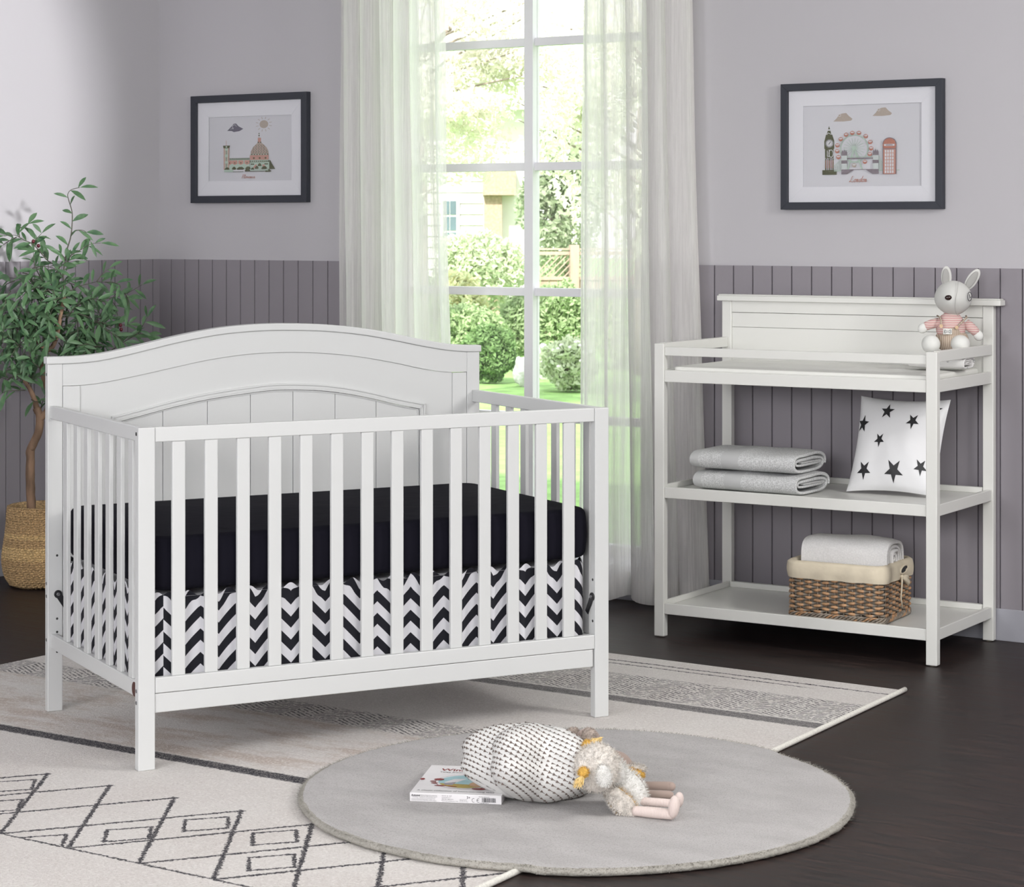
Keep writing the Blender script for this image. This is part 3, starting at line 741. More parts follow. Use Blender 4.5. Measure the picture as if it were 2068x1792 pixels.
tag(o, 'white rolled towel sticking out of the lined wicker basket', 'towel')
TWL = o

# ------------------------------------------------------------------ framed prints (things hang on the back wall, face -Y)
def art(name, label, x0, x1, z0, z1, fw, mw, mh, drawer):
    w_, h_ = x1-x0, z1-z0; t = thing(name, label, 'framed print', (x0, 0, z0))
    f = MB(); D = .030
    def ring(mb, a, b_, ya, yb, mi=0):   # a: outer inset, b: inner inset (x,z)
        o_ = [(a[0],a[1]), (w_-a[0],a[1]), (w_-a[0],h_-a[1]), (a[0],h_-a[1])]; i_ = [(b_[0],b_[1]), (w_-b_[0],b_[1]), (w_-b_[0],h_-b_[1]), (b_[0],h_-b_[1])]
        for k in range(4):
            k2 = (k+1) % 4; q = [o_[k], o_[k2], i_[k2], i_[k]]
            mb.add([(x,ya,z) for x, z in q]+[(x,yb,z) for x, z in q], [(0,1,2,3),(7,6,5,4),(0,4,5,1),(1,5,6,2),(2,6,7,3),(3,7,4,0)], mi)
    ring(f, (0,0), (fw,fw), -D, -.001); f.build('frame', m_frame, t, bevel=.0008)
    m = MB(); ring(m, (fw+.0005,fw+.0005), (fw+mw,fw+mh), -.016, -.013); m.build('mount', m_mat, t, bevel=.0006)
    p = MB(); drawer(p, fw+mw-.003, w_-fw-mw+.003, fw+mh-.003, h_-fw-mh+.003)
    p.build('print', PM, t, fixn=False)
    g = MB(); g.box((fw+.0005,-.0205,fw+.0005), (w_-fw-.0005,-.0190,h_-fw-.0005)); g.build('glass', m_glass, t)
    return t
def flat(name, c): return mat(name, c, .9, ns=200, na=.04)
PM = [m_paper, flat('print_pink', (.50,.27,.22)), flat('print_mint', (.42,.53,.45)), flat('print_green', (.075,.08,.035)), flat('print_slate', (.12,.11,.15)),
      flat('print_sand', (.40,.34,.29)), flat('print_terracotta', (.42,.17,.12)), flat('print_black', (.02,.02,.02)), flat('print_white', (.60,.60,.62)), flat('print_grey', (.20,.17,.19))]
class Pen:
    # draws with picture coordinates 0..1 (x right, y up), aspect handled by ax, ay; each shape sits a hair above the last
    def __init__(s, mb, x0, x1, z0, z1, X0, X1, Y0, Y1): s.mb = mb; s.a = (x0,x1,z0,z1); s.b = (X0,X1,Y0,Y1); s.k = .0105; s.poly([(X0,Y0),(X1,Y0),(X1,Y1),(X0,Y1)], 0)
    def t(s, p): x0,x1,z0,z1 = s.a; X0,X1,Y0,Y1 = s.b; return (x0+(p[0]-X0)/(X1-X0)*(x1-x0), z0+(Y1-p[1]-0)/(Y1-Y0)*(z1-z0)) if Y0 > Y1 else (x0+(p[0]-X0)/(X1-X0)*(x1-x0), z0+(Y1-p[1])/(Y1-Y0)*(z1-z0))
    def poly(s, pts, mi): s.k += .00002; s.mb.poly([s.t(p) for p in pts][::1], s.k, mi)
    def rect(s, x0, y0, x1, y1, mi): s.poly([(x0,y0),(x1,y0),(x1,y1),(x0,y1)], mi)
    def disc(s, x, y, r, mi, n=20, ry=None, a0=0, a1=2*pi): s.poly([(x+r*cos(a0+(a1-a0)*i/n), y+(ry or r)*sin(a0+(a1-a0)*i/n)) for i in range(n+(a1-a0 < 6.2))], mi)
    def line(s, pts, w_, mi):
        for i in range(len(pts)-1):
            (x0, y0), (x1, y1) = pts[i], pts[i+1]; d = hypot(x1-x0, y1-y0) or 1; nx, ny = -(y1-y0)/d*w_/2, (x1-x0)/d*w_/2
            s.poly([(x0+nx,y0+ny),(x1+nx,y1+ny),(x1-nx,y1-ny),(x0-nx,y0-ny)], mi)
    def arc(s, x, y, r, w_, mi, n=40, ry=None): s.line([(x+r*cos(2*pi*i/n), y+(ry or r)*sin(2*pi*i/n)) for i in range(n+1)], w_, mi)
STROKES = {'F': [[(.1,0),(.35,1)],[(.05,.95),(.8,1)],[(.1,.5),(.6,.55)]], 'l': [[(0,.1),(.3,.8),(.35,1),(.2,.95),(.1,.2),(.2,0),(.4,.1)]], 'o': [[(.35,.5),(.1,.4),(.05,.1),(.25,0),(.4,.2),(.35,.5),(.55,.4)]],
  'r': [[(0,.1),(.2,.5),(.3,.4),(.3,.1),(.45,.05)]], 'e': [[(0,.2),(.35,.35),(.25,.5),(.08,.35),(.1,.05),(.3,0),(.5,.15)]], 'n': [[(0,.4),(.1,.5),(.05,0),(.25,.5),(.35,.4),(.3,0),(.45,.1)]],
  'c': [[(.35,.45),(.15,.45),(.05,.15),(.2,0),(.45,.15)]], 'L': [[(.5,1),(.35,.9),(.25,.4),(.1,.0),(.0,.15),(.2,.15),(.6,0),(.75,.1)]], 'd': [[(.35,.5),(.1,.4),(.05,.1),(.2,0),(.4,.3),(.6,1),(.4,.1),(.55,.1)]]}
def script(pen, word, x, y, h, w_, mi):
    for ch in word:
        for st in STROKES[ch]: pen.line([(x+(p[0]+.28*p[1])*h*.86, y-p[1]*h) for p in st], w_, mi)
        x += h*.86*{'F': .62, 'L': .8, 'l': .38, 'd': .55}.get(ch, .50)
def draw_florence(mb, x0, x1, z0, z1):
    p = Pen(mb, x0, x1, z0, z1, 348, 1502, 440, 1432)
    def cloud(cx, cy, s_, mi):
        p.poly([(cx-112*s_,cy+48*s_),(cx-60*s_,cy-10*s_),(cx-20*s_,cy-58*s_),(cx+10*s_,cy-62*s_),(cx+50*s_,cy-15*s_),(cx+112*s_,cy+22*s_),(cx+60*s_,cy+55*s_),(cx-20*s_,cy+68*s_),(cx-50*s_,cy+50*s_)], mi)
    cloud(718, 615, 1, 4); p.line([(690,640),(675,590),(715,570),(735,600)], 5, 8); p.line([(650,640),(700,620)], 4, 8)
    p.disc(1112, 578, 60, 5)
    for k in range(12):
        a = k*pi/6+.25; p.line([(1112+75*cos(a),578+80*sin(a)),(1112+112*cos(a),578+112*sin(a))], 7, 5)
    p.rect(1030,780,1073,860,1); p.disc(1047,745,10,3); p.disc(1047,715,8,3); p.line([(1047,700),(1047,785)],3,3); p.rect(1026,840,1046,858,3); p.rect(1060,840,1078,858,3)
    p.poly([(928,1040),(940,970),(965,920),(1005,875),(1030,855),(1078,855),(1110,880),(1150,925),(1175,980),(1180,1040)], 5)
    for r in range(9):
        for c in range(14):
            x = 940+c*18+(r % 2)*9; y = 875+r*19
            if ((x-1053)/125)**2+((y-1040)/180)**2 < .9: p.disc(x, y, 5.5, 1 if (r+c) % 2 else 3, 6)
    p.rect(925,1040,1182,1110,1)
    for k in range(14): p.disc(935+k*18,1028,8,3 if k % 2 else 2,8)
    for x in (980,1060,1140): p.disc(x,1083,13,3)
    p.poly([(1180,1115),(1205,1122),(1228,1175),(1272,1252),(1180,1252)], 3)
    p.rect(930,1110,1190,1250,2); p.rect(925,1118,1185,1145,3)
    for k in range(9): p.disc(945+k*27,1130,10,2,8)
    p.poly([(960,1235),(1000,1180),(1025,1180),(1010,1235)],1); p.poly([(1165,1235),(1120,1180),(1095,1180),(1105,1235)],1)
    p.disc(1060,1205,26,3,12,45,pi,2*pi); p.rect(940,1165,985,1182,3); p.rect(1125,1165,1175,1182,3)
    p.rect(635,1105,925,1250,2); p.rect(645,1078,920,1105,3)
    for k in range(16): p.disc(655+k*17,1092,7,2,8)
    for x in (645,720,803,888): p.poly([(x-36,1112),(x+36,1112),(x+36,1160),(x,1182),(x-36,1160)],1); p.disc(x,1150,9,3)
    p.rect(565,925,640,1250,1); p.rect(578,925,628,1250,2)
    for y in (960,1060,1155): p.rect(585,y,592,y+60,1); p.rect(600,y,607,y+60,3); p.rect(615,y,620,y+60,1)
    p.poly([(562,925),(555,885),(652,885),(642,925)],3); p.line([(600,810),(600,895)],5,1); p.disc(603,905,12,2,8)
    for a, y, c in ((575,1245,75),(680,1238,60),(745,1240,110),(865,1236,75),(855,1270,80),(940,1255,50),(995,1232,55),(1085,1236,80),(1135,1280,85)): p.poly([(a,y),(a+c*.3,y-28),(a+c*.7,y-30),(a+c,y),(a+c*.8,y+14),(a+c*.1,y+14)],3)
    p.rect(572,1250,700,1287,2); p.rect(700,1255,860,1280,8); p.rect(930,1255,1180,1272,2); p.rect(695,1280,840,1287,3); p.rect(925,1278,1220,1287,3)
    script(p, 'Florence', 812, 1385, 55, 5, 6)
def draw_london(mb, x0, x1, z0, z1):
    p = Pen(mb, x0, x1, z0, z1, 340, 1660, 360, 1300)
    for cx, cy in ((792,505),(1225,455)):
        p.poly([(cx-108,cy+47),(cx-70,cy+10),(cx-45,cy-30),(cx-5,cy-42),(cx+35,cy-45),(cx+65,cy-10),(cx+105,cy+22),(cx+90,cy+42),(cx+10,cy+50)],5); p.arc(cx-40,cy-20,14,4,8,12)
    # tower
    p.poly([(625,640),(636,602),(648,640)],3); p.poly([(608,700),(622,655),(652,655),(662,700)],3); p.line([(612,700),(625,680),(648,690),(662,700)],6,8)
    p.poly([(585,770),(602,700),(672,700),(694,770)],3); p.rect(583,768,694,862,3); p.disc(640,800,45,8); p.arc(640,800,40,5,7,24); p.disc(640,800,32,8); p.line([(640,800),(655,780)],6,7); p.line([(640,800),(632,812)],6,7)
    for k in range(12): a = k*pi/6; p.line([(640+27*cos(a),800+27*sin(a)),(640+35*cos(a),800+35*sin(a))],4,7)
    p.rect(592,862,688,975,3); p.arc(660,915,24,7,8,18,42); p.line([(618,880),(618,945),(640,945),(640,870)],7,8)
    for k, x in enumerate((594,616,636,656,676)):
        p.rect(x,960,x+13,1102,3 if k % 2 == 0 else 9); p.rect(x+4,990,x+9,1080,6); p.line([(x-3,1100),(x-3,980),(x+6,965)],4,8)
    p.rect(563,1102,724,1156,3)
    # wheel
    p.arc(920,862,148,8,2); p.arc(920,862,158,4,2)
    for k in range(20): a = k*pi/10+.1; p.line([(920,862),(920+118*cos(a),862+118*sin(a))],5,2)
    p.disc(920,862,24,2); p.line([(915,870),(850,1100)],16,2); p.line([(925,870),(1010,1100)],16,2); p.line([(860,1010),(985,1010)],8,2); p.line([(870,1022),(975,1022)],4,2)
    for x, y, c in ((900,688,6),(974,690,6),(1049,728,6),(1098,795,6),(1108,866,6),(1093,930,6),(1040,1015,6),(921,1053,5),(746,958,6),(732,890,6),(735,824,6),(773,755,6),(832,707,6)):
        p.disc(x,y,24,c,16); p.disc(x,y-7,17,8,10,10); p.line([(x,y-18),(x,y)],4,c)
    # bridge
    for x in (782,1128):
        p.rect(x,935,x+62,1105,0)
        for k in range(5): p.rect(x+4+k*13,940,x+9+k*13,1095,2)
        p.rect(x,935,x+62,942,9); p.rect(x-2,995,x+62,1032,9); p.rect(x,900,x+62,936,9)
        for k in range(3): p.poly([(x+k*20,905),(x+10+k*20,862 if k == 1 else 878),(x+20+k*20,905)],9)
        p.line([(x+31,850),(x+31,880)],3,2)
    for k in range(24): p.disc(845+k*12,958,6,2,6)
    p.rect(845,968,1130,982,9); p.rect(782,1098,1192,1104,9)
    p.poly([(782,1102),(925,1102),(845,1152),(782,1152)],9); p.poly([(1050,1102),(1192,1102),(1192,1152),(1125,1152)],9)
    p.line([(695,1060),(740,1020),(782,985)],5,2); p.line([(1192,950),(1225,1015),(1240,1030)],5,2)
    for k in range(6): p.line([(708+k*14,1110),(708+k*14,1050-k*11)],4,2)
    for k in range(4): p.line([(1200+k*10,1110),(1200+k*10,980+k*15)],4,2)
    p.rect(700,1108,782,1118,2); p.rect(1192,1108,1420,1118,2)
    # call box
    p.rect(1237,820,1384,1156,6); p.disc(1310,820,75,9,20,72,pi,2*pi); p.disc(1310,818,66,6,20,62,pi,2*pi); p.rect(1252,822,1366,842,8); p.rect(1270,828,1346,837,9)
    p.rect(1237,870,1384,880,9); p.rect(1250,880,1372,1150,1)
    for r in range(7):
        for c in range(4): p.rect(1260+c*26,887+r*38,1278+c*26,918+r*38,8)
    p.rect(1237,845,1243,1156,9); p.rect(1378,845,1384,1156,9)
    script(p, 'London', 868, 1242, 68, 5, 6)
art('framed_print', 'dark grey framed Florence print left of the curtained window', .2102, .8590, 1.5247, 1.9888, .030, .062, .064, draw_florence)
art('framed_print', 'dark grey framed London print above the changing table', 3.0810, 3.7101, 1.4843, 1.9405, .026, .058, .056, draw_london)

# ------------------------------------------------------------------ sheer curtains
def curtain(name, label, xl, xr, ztop, zbot, seed, y0=-.13, flare=(0,0), side=1):
    # xl, xr: left and right edge as functions of height fraction
    rr_ = random.Random(seed); NU = 150
    # fold phase with irregular spacing
    ph = [0]
    for i in range(NU): ph.append(ph[-1]+.10+.55*rr_.random()**2*(1.3 if (i//13) % 2 else .30))
    tot = ph[-1]
    mb = MB()
    def g(u, v):
        i = min(int(round(u*NU)), NU); a = ph[i]
        z = zbot+(ztop-zbot)*v
        x = xl(v)+(xr(v)-xl(v))*u
        amp = .030+.012*sin(a*.31+seed)+.006*(1-v)
        y = y0+amp*sin(a)+.012*sin(a*.37+2)+.006*noise.noise(Vector((u*9, v*2.2, seed)))
        x += .024*cos(a*1.0+.6)*(.8+.4*noise.noise(Vector((u*4, v*1.6, seed+3))))+.010*noise.noise(Vector((u*12+3, v*3.0, seed)))
        if v < .001: pass
        z += .012*sin(a*.5+1)*(1-v)**6
        return (x, y, z)
    mb.grid(g, NU, 46)
    o = mb.build(name, m_sheer, None, smooth=True, fixn=False)
    # weighted hem: a doubled strip of cloth along the bottom
    hm = MB(); hm.grid(lambda u, v: (lambda p: (p[0], p[1]+.0025, p[2]))(g(u, v*.033)), NU, 3); h = hm.build('hem', m_sheer, o, smooth=True, fixn=False)
    tag(o, label, 'curtain', 'sheer curtains at the window'); return o
curtain('sheer_curtain', 'sheer white curtain hanging left of the window, behind the headboard', lambda v: 1.095+.0*v, lambda v: 1.63+.075*(1-v), 2.80, .022, 3)
curtain('sheer_curtain', 'sheer white curtain hanging right of the window, beside the changing table', lambda v: 2.250+.03*v, lambda v: 2.735+.095*(1-v)**1.2, 2.80, .022, 11)

# ------------------------------------------------------------------ rugs
mb = MB()
def rugf(a, c, z):
    # a across (left to right), c back to front
    xl = 1.462-.06*c; xr = 4.016+.155*c; y = -1.0-3.3*c-.022*a*(1-c)
    return RP(xl+(xr-xl)*a, y)+(z,)
mb.grid(lambda a, c: rugf(a, c, .0045), 40, 50)
rim = [(0,0),(1,0),(1,1),(0,1)]
mb.add([rugf(a, c, 0.0003) for a, c in rim]+[rugf(a, c, .0045) for a, c in rim], [(0,1,5,4),(1,2,6,5),(2,3,7,6),(3,0,4,7),(0,3,2,1)])
rug = mb.build('area_rug', m_rug, None, fixn=False); tag(rug, 'large cream wool rug with charcoal stripes and diamonds beneath the crib', 'rug')
mb = MB(); mb.tube([(lambda p: (p[0]+.003, p[1], .0075))(rugf(1, i/60, 0)) for i in range(61)], .0078, 10); mb.build('edge_binding', m_binding, rug, smooth=True)

rc = Vector(RP(3.878,-2.662)); RRAD = .688
def rugtop(x, y):      # the round rug steps down from the big rug onto the floor
    e = 4.016+.155*((-1.0-y)/3.3); t = min(max((x-e)/.05, 0), 1); return .0047*(1-t*t*(3-2*t))+.0006
def rz0(r, a):
    x, y = rc.x+r*cos(a), rc.y+r*sin(a); return rugtop(x, y)
mb = MB(); NA = 360
prof = [(0,.019),(.2,.019),(.4,.0192),(.55,.0192),(.64,.0190),(.665,.0188),(.676,.0178),(.683,.0160),(.688,.0125),(.689,.008),(.686,.003),(.680,.0004),(0,.0004)]
def rf(u, v):
    i = int(round(v*(len(prof)-1))); r, z = prof[i]; a = 2*pi*u
    if .66 < r:
        n_ = noise.noise(Vector((cos(a)*45, sin(a)*45, i*.8))); n2 = noise.noise(Vector((cos(a)*6, sin(a)*6, 1)))
        r += .0035*n_+.004*n2; z += .0016*noise.noise(Vector((cos(a)*60, sin(a)*60, i*1.7))) if z > .005 else 0
    return (r*cos(a), r*sin(a), z+rz0(r, a))
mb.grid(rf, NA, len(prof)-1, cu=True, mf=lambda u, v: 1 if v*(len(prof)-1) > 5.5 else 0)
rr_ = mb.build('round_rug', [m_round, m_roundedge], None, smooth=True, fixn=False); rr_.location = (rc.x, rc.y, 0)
tag(rr_, 'round grey wool rug overlapping the cream rug in front of the crib', 'rug')
# short pile along the rim
pl = MB(); q_ = random.Random(5)
for i in range(5200):
    a = q_.random()*2*pi; r = RRAD-.012+.014*q_.random(); z = rz0(r, a)+(.004+.013*q_.random() if r > RRAD-.004 else .0165)
    p = Vector((r*cos(a), r*sin(a), z)); d = Vector((cos(a)*.9+q_.uniform(-.6,.6), sin(a)*.9+q_.uniform(-.6,.6), q_.uniform(-.3,.8)))*(.0045+.004*q_.random()); t_ = Vector((-sin(a), cos(a), 0))*.0009
    pl.add([p-t_, p+t_, p+d], [(0,1,2)])
pl.build('pile_fringe', m_roundedge, rr_, fixn=False, kind='stuff')
ZR = .0245     # top of the round rug where it lies on the big rug

# ------------------------------------------------------------------ book
def text_mesh(mb, s_, size, org, ux, uz, mi, off=Vector((0,0,0)), shear=0, spacing=1, align='LEFT', bold=0):
    cu_ = bpy.data.curves.new('t', 'FONT'); cu_.body = s_; cu_.size = size; cu_.shear = shear; cu_.space_character = spacing; cu_.align_x = align; cu_.resolution_u = 2
    if bold: cu_.offset = bold
    ob = bpy.data.objects.new('t', cu_); COL.objects.link(ob); bpy.context.view_layer.update()
    me = bpy.data.meshes.new_from_object(ob)
    mb.add([org+ux*v.co.x+uz*v.co.y+off for v in me.vertices], [list(p.vertices) for p in me.polygons], mi)
    bpy.data.objects.remove(ob); bpy.data.curves.remove(cu_); bpy.data.meshes.remove(me)
BKW, BKD, BKH = .226, .285, .0215
bk = thing('picture_book', 'white boxed storybook with red title lying half under the cushion', 'book', (3.597,-2.972,ZR+.0005), radians(25.5))
mb = MB(); mb.box((0,0,0), (BKW,BKD,BKH)); mb.build('slipcase', m_book, bk, bevel=.0012)
cv = MB(); X_, Y_, Z_ = Vector((1,0,0)), Vector((0,1,0)), Vector((0,0,1)); zt = BKH+.0004
def cvp(pts, mi, k=0): cv.add([Vector((x, y, zt+k)) for x, y in pts], [list(range(len(pts)))], mi)
def ell(x, y, a, b_, n=32, a0=0, a1=2*pi): return [(x+a*cos(a0+(a1-a0)*i/n), y+b_*sin(a0+(a1-a0)*i/n)) for i in range(n)]
text_mesh(cv, 'Disney', .016, Vector((.095,.258,zt)), X_, Y_, 1, shear=.3)
text_mesh(cv, 'Winnie the Pooh', .029, Vector((.035,.228,zt)), X_, Y_*1.1, 1, bold=.0006)
text_mesh(cv, 'Tales from Hundred Acre Wood', .0135, Vector((.035,.209,zt)), X_, Y_*1.1, 0)
text_mesh(cv, 'A classic collection of heart-warming tales', .0112, Vector((.013,.022,zt)), X_, Y_*1.3, 0)
cvp(ell(.117,.122,.076,.072), 1, 0); cvp(ell(.117,.122,.0745,.0705), 5, .0001); cvp(ell(.117,.122,.068,.064), 2, .0002)
cvp(ell(.117,.122,.067,.063, 24, pi*1.12, pi*1.88), 4, .0003); cvp([(.065,.11),(.085,.145),(.115,.15),(.10,.12),(.085,.09)], 5, .0004); cvp(ell(.135,.165,.020,.016), 3, .0004); cvp(ell(.152,.10,.022,.026), 3, .0005); cvp(ell(.158,.145,.014,.014), 3, .0005)
cvp([(.066,.10),(.095,.115),(.09,.083),(.07,.085)], 6, .0006)
for x, y, a, b_ in ((.048,.135,.013,.011),(.036,.115,.008,.005),(.043,.098,.009,.005),(.062,.075,.016,.005),(.092,.070,.013,.004),(.160,.055,.017,.009)): cvp(ell(x, y, a, b_, 12), 1, .0007)
text_mesh(cv, 'classics', .006, Vector((.147,.053,zt+.0009)), X_, Y_, 5)
cvp(ell(.006,.135,.006,.010,12), 1, .0003)
cv.build('cover_print', [m_ink, m_red, m_blue, m_tan, m_ochre, m_book, m_grey], bk, fixn=False)
sp = MB(); yo = Vector((0,-.0004,0))
def stx(s_, sz, x, z, mi=0, **k): text_mesh(sp, s_, sz, Vector((x,0,z)), X_, Z_, mi, off=yo, **k)
stx('Autumn', .0066, .004, .0135, 0, bold=.0002); stx('Publishing', .0036, .006, .0102, 6)
for i, t_ in enumerate(('Published in 2018 by Autumn Publishing', 'Cottage Farm, NN6. All rights reserved', 'under license www.igloobooks.com')): stx(t_, .0027, .024, .0155-.0032*i)
for i, t_ in enumerate(('Copyright 2018 Disney Enterprises, Inc. Based on the', 'Winnie the Pooh works, by A.A. Milne and E.H. Shepard.')): stx(t_, .0027, .004, .0058-.0030*i)
for i, t_ in enumerate(('LEO 419   28   13.08', '2 4 6 8 10 9 7 5 3 1', 'ISBN 978-1-78810-679-5', 'Printed and manufactured in China')): stx(t_, .0029, .079, .0155-.0040*i)
for i, t_ in enumerate(('to be removed by an', 'adult before giving', 'this product to a child')): stx(t_, .0023, .123, .0085-.0026*i)
stx('3+', .0085, .1405, .0115, 0, bold=.0001); stx('ISBN 978-1-78810-679-5', .0026, .170, .0163); stx('9 781788 106795', .0032, .172, .0012)
for cx_ in (.1575, .1695):
    pts = [(cx_+.0042*cos(a), .0082+.0050*sin(a)) for a in [radians(60+240*i/14) for i in range(15)]]; inn = [(cx_+.0033*cos(a), .0082+.0041*sin(a)) for a in [radians(60+240*i/14) for i in range(15)]]
    for i in range(14): sp.add([Vector((x,-.0004,z)) for x, z in (pts[i], pts[i+1], inn[i+1], inn[i])], [(0,1,2,3)])
sp.add([Vector((x,-.0004,z)) for x, z in ((.1655,.0077),(.170,.0077),(.170,.0087),(.1655,.0087))], [(0,1,2,3)])
q_ = random.Random(2); x = .178
while x < .212:
    w_ = q_.choice((.0006,.0010,.0016)); sp.add([Vector((a, -.0004, z)) for a, z in ((x,.0045),(x+w_,.0045),(x+w_,.0150),(x,.0150))], [(0,1,2,3)]); x += w_+q_.choice((.0006,.0010))
sp.build('spine_print', [m_ink, m_red, m_blue, m_tan, m_ochre, m_book, m_grey], bk, fixn=False)

# ------------------------------------------------------------------ arrow cushion
ac = MB(); CR = Matrix.Rotation(radians(-14), 3, 'X') @ Matrix.Rotation(radians(6), 3, 'Y')
def crad(d):     # plump five-lobed cushion as a radius for every direction
    a = atan2(d.y, d.x); h = sqrt(d.x*d.x+d.y*d.y)
    lb = cos(5*(a-radians(-44))); rxy = .160*(1+.15*lb*h**2)
    q = (abs(h/rxy)**2.3+abs(d.z/.092)**2.3)**(-1/2.3)
    return q*(1+.04*noise.noise(d*2.2)+.012*noise.noise(d*7))*(1-.105*h**1.5*(.5-.5*lb)**2.2)*(1-.05*exp(-(d.z/.10)**2))
def cpt(d, off=0): return CR @ (d*(crad(d)+off))
ac.ball((0,0,0), 1, 96, fn=lambda q, d: cpt(d))
AX = Vector((.38,.10,.90)).normalized(); AU = AX.cross(Vector((0,1,0))).normalized(); AV = AX.cross(AU).normalized()
for li in range(-13, 15):
    wl = .0112*(li+.5); ring = []; NA2 = 260
    for i in range(NA2+1):
        a = 2*pi*i/NA2; lo_, hi_ = .01, pi-.01; rad = AU*cos(a)+AV*sin(a); ok = None
        for _ in range(18):
            m_ = (lo_+hi_)/2; d = AX*cos(m_)+rad*sin(m_)
            if crad(d)*cos(m_) > wl: lo_ = m_
            else: hi_ = m_
        d = AX*cos(lo_)+rad*sin(lo_); ring.append(d)
    if crad(ring[0])*ring[0].dot(AX) < wl-.004: continue
    pos = [cpt(d, .0011) for d in ring]; acc = 0; nxt = 0
    for i in range(NA2):
        sl_ = (pos[i+1]-pos[i]).length; acc += sl_
        if acc >= nxt and sl_ > 1e-5:
            nxt = acc+.0128; t = (pos[i+1]-pos[i])/sl_; n_ = pos[i].normalized(); e = n_.cross(t).normalized(); p = pos[i]
            ac.add([p-e*.0038, p+t*.0088, p+e*.0038], [(0,1,2)], 1); ac.add([p+t*.008-e*.0007, p+t*.0128-e*.0007, p+t*.0128+e*.0007, p+t*.008+e*.0007], [(0,1,2,3)], 1)
an = ac.build('arrow_cushion', [m_arrowc, m_arrow], None, smooth=True, fixn=False)
tag(an, 'white cushion printed with rows of taupe arrows on the round rug', 'cushion')
w_ = c2w(.056, 5.52); an.location = (w_.x, w_.y, ZR+.090); an.rotation_euler = (0, 0, YAW)

# ------------------------------------------------------------------ plush toys on the rug (camera-aligned local frame)
def fur(mb, c, r, n, ln, mi, rot=None, w_=.0011, seed=1, zmin=-1):
    q = random.Random(seed); c = Vector(c); r = Vector(r) if hasattr(r, '__len__') else Vector((r,r,r))
    for i in range(n):
        z = q.uniform(zmin, 1); a = q.random()*2*pi; s_ = sqrt(max(0, 1-z*z)); d = Vector((s_*cos(a), s_*sin(a), z)); p = Vector((d.x*r.x, d.y*r.y, d.z*r.z)); nn = Vector((d.x/r.x, d.y/r.y, d.z/r.z)).normalized()
        if rot: p = rot @ p; nn = rot @ nn
        dr = (nn+Vector((q.uniform(-.7,.7), q.uniform(-.7,.7), q.uniform(-.9,.3)))*.8).normalized()*ln*q.uniform(.6,1.2); t_ = dr.cross(nn+Vector((.1,.2,.3))).normalized()*w_*.6
        p = c+p*.985; mb.add([p-t_, p+t_, p+dr+t_*.3, p+dr-t_*.3], [(0,1,2,3)], mi)
TO = Vector((.25,5.5,0))
def toy(name, label):
    w_ = c2w(TO.x, TO.y); return thing(name, label, 'plush toy', (w_.x, w_.y, 0), YAW)
def TL_(px, py, d): return L(px, py, d)-TO
def rot_(ax, deg): return Matrix.Rotation(radians(deg), 3, ax)
br = toy('plush_bird', 'cream fluffy plush bird with mustard wings leaning on the arrow cushion')
def lump(a=.08, f_=30): return lambda q, d: q*(1+a*noise.noise(q*f_))
hd = MB(); c = TL_(1206,1550,5.37); hd.ball(c, (.054,.046,.056), 28, fn=lump()); fur(hd, c, (.055,.047,.057), 2600, .008, 0, seed=2)
hd.build('head', m_fur, br, smooth=True, fixn=False)
bd = MB(); c = TL_(1262,1598,5.45); R1 = rot_('Y', -32) @ rot_('X', 0); R1 = rot_('Y', 38)
bd.ball(c, (.048,.040,.066), 28, rot=rot_('Y', -38), fn=lump()); fur(bd, c, (.049,.041,.067), 2600, .008, 0, rot=rot_('Y', -38), seed=3); bd.build('body', m_furw, br, smooth=True, fixn=False)
nk = MB(); c = TL_(1230,1557,5.40); nk.ball(c, (.040,.032,.036), 22, fn=lump(.12)); fur(nk, c, (.041,.033,.037), 1500, .009, 0, seed=4)
nk.build('neck_ruff', m_furw, br, smooth=True, fixn=False)
er = MB(); c = TL_(1219,1567,5.325); er.ball(c, (.018,.008,.026), 18, rot=rot_('Y', -12)); fur(er, c, (.019,.009,.027), 700, .006, 0, rot=rot_('Y', -12), seed=5); er.build('ear', m_furw, br, smooth=True, fixn=False)
w1 = MB(); c = TL_(1256,1623,5.385); Rw = rot_('Y', -42); w1.ball(c, (.024,.017,.056), 24, rot=Rw, fn=lump()); fur(w1, c, (.026,.018,.058), 2200, .007, 0, rot=Rw, seed=6)
wg = w1.build('wing', m_fur, br, smooth=True, fixn=False)
w2 = MB(); c2 = c+Vector((.0035,.003,-.0015)); w2.ball(c2, (.024,.012,.055), 20, rot=Rw); fur(w2, c2, (.025,.012,.056), 700, .006, 0, rot=Rw, seed=7); note(w2.build('wing_lining', m_fury, wg, smooth=True, fixn=False), 'mustard yellow wing lining')
w1 = MB(); c = TL_(1275,1552,5.60); Rw = rot_('Y', 94); w1.ball(c, (.010,.014,.036), 20, rot=Rw); fur(w1, c, (.012,.016,.038), 900, .006, 0, rot=Rw, seed=8); wg = w1.build('wing', m_fur, br, smooth=True, fixn=False)
w2 = MB(); c2 = TL_(1276,1562,5.575); Rw = rot_('Y', 102); w2.ball(c2, (.011,.010,.033), 20, rot=Rw); fur(w2, c2, (.012,.011,.034), 700, .005, 0, rot=Rw, seed=9); note(w2.build('wing_lining', m_fury, wg, smooth=True, fixn=False), 'mustard yellow wing lining')
def leg(par, p0, p1, r, m, foot=None, nm='leg'):
    mb = MB(); n_ = 14; pts = [p0.lerp(p1, i/n_) for i in range(n_+1)]; rs = [r*(1.0+.12*sin(pi*i/n_)) for i in range(n_)]+[r*.55]
    mb.tube(pts, rs, 16); o = mb.build(nm, m, par, smooth=True)
    if foot: f_ = MB(); f_.ball(foot[0], foot[1], 20, rot=rot_('Y', foot[2])); f_.build('foot', m, o, smooth=True)
    return o
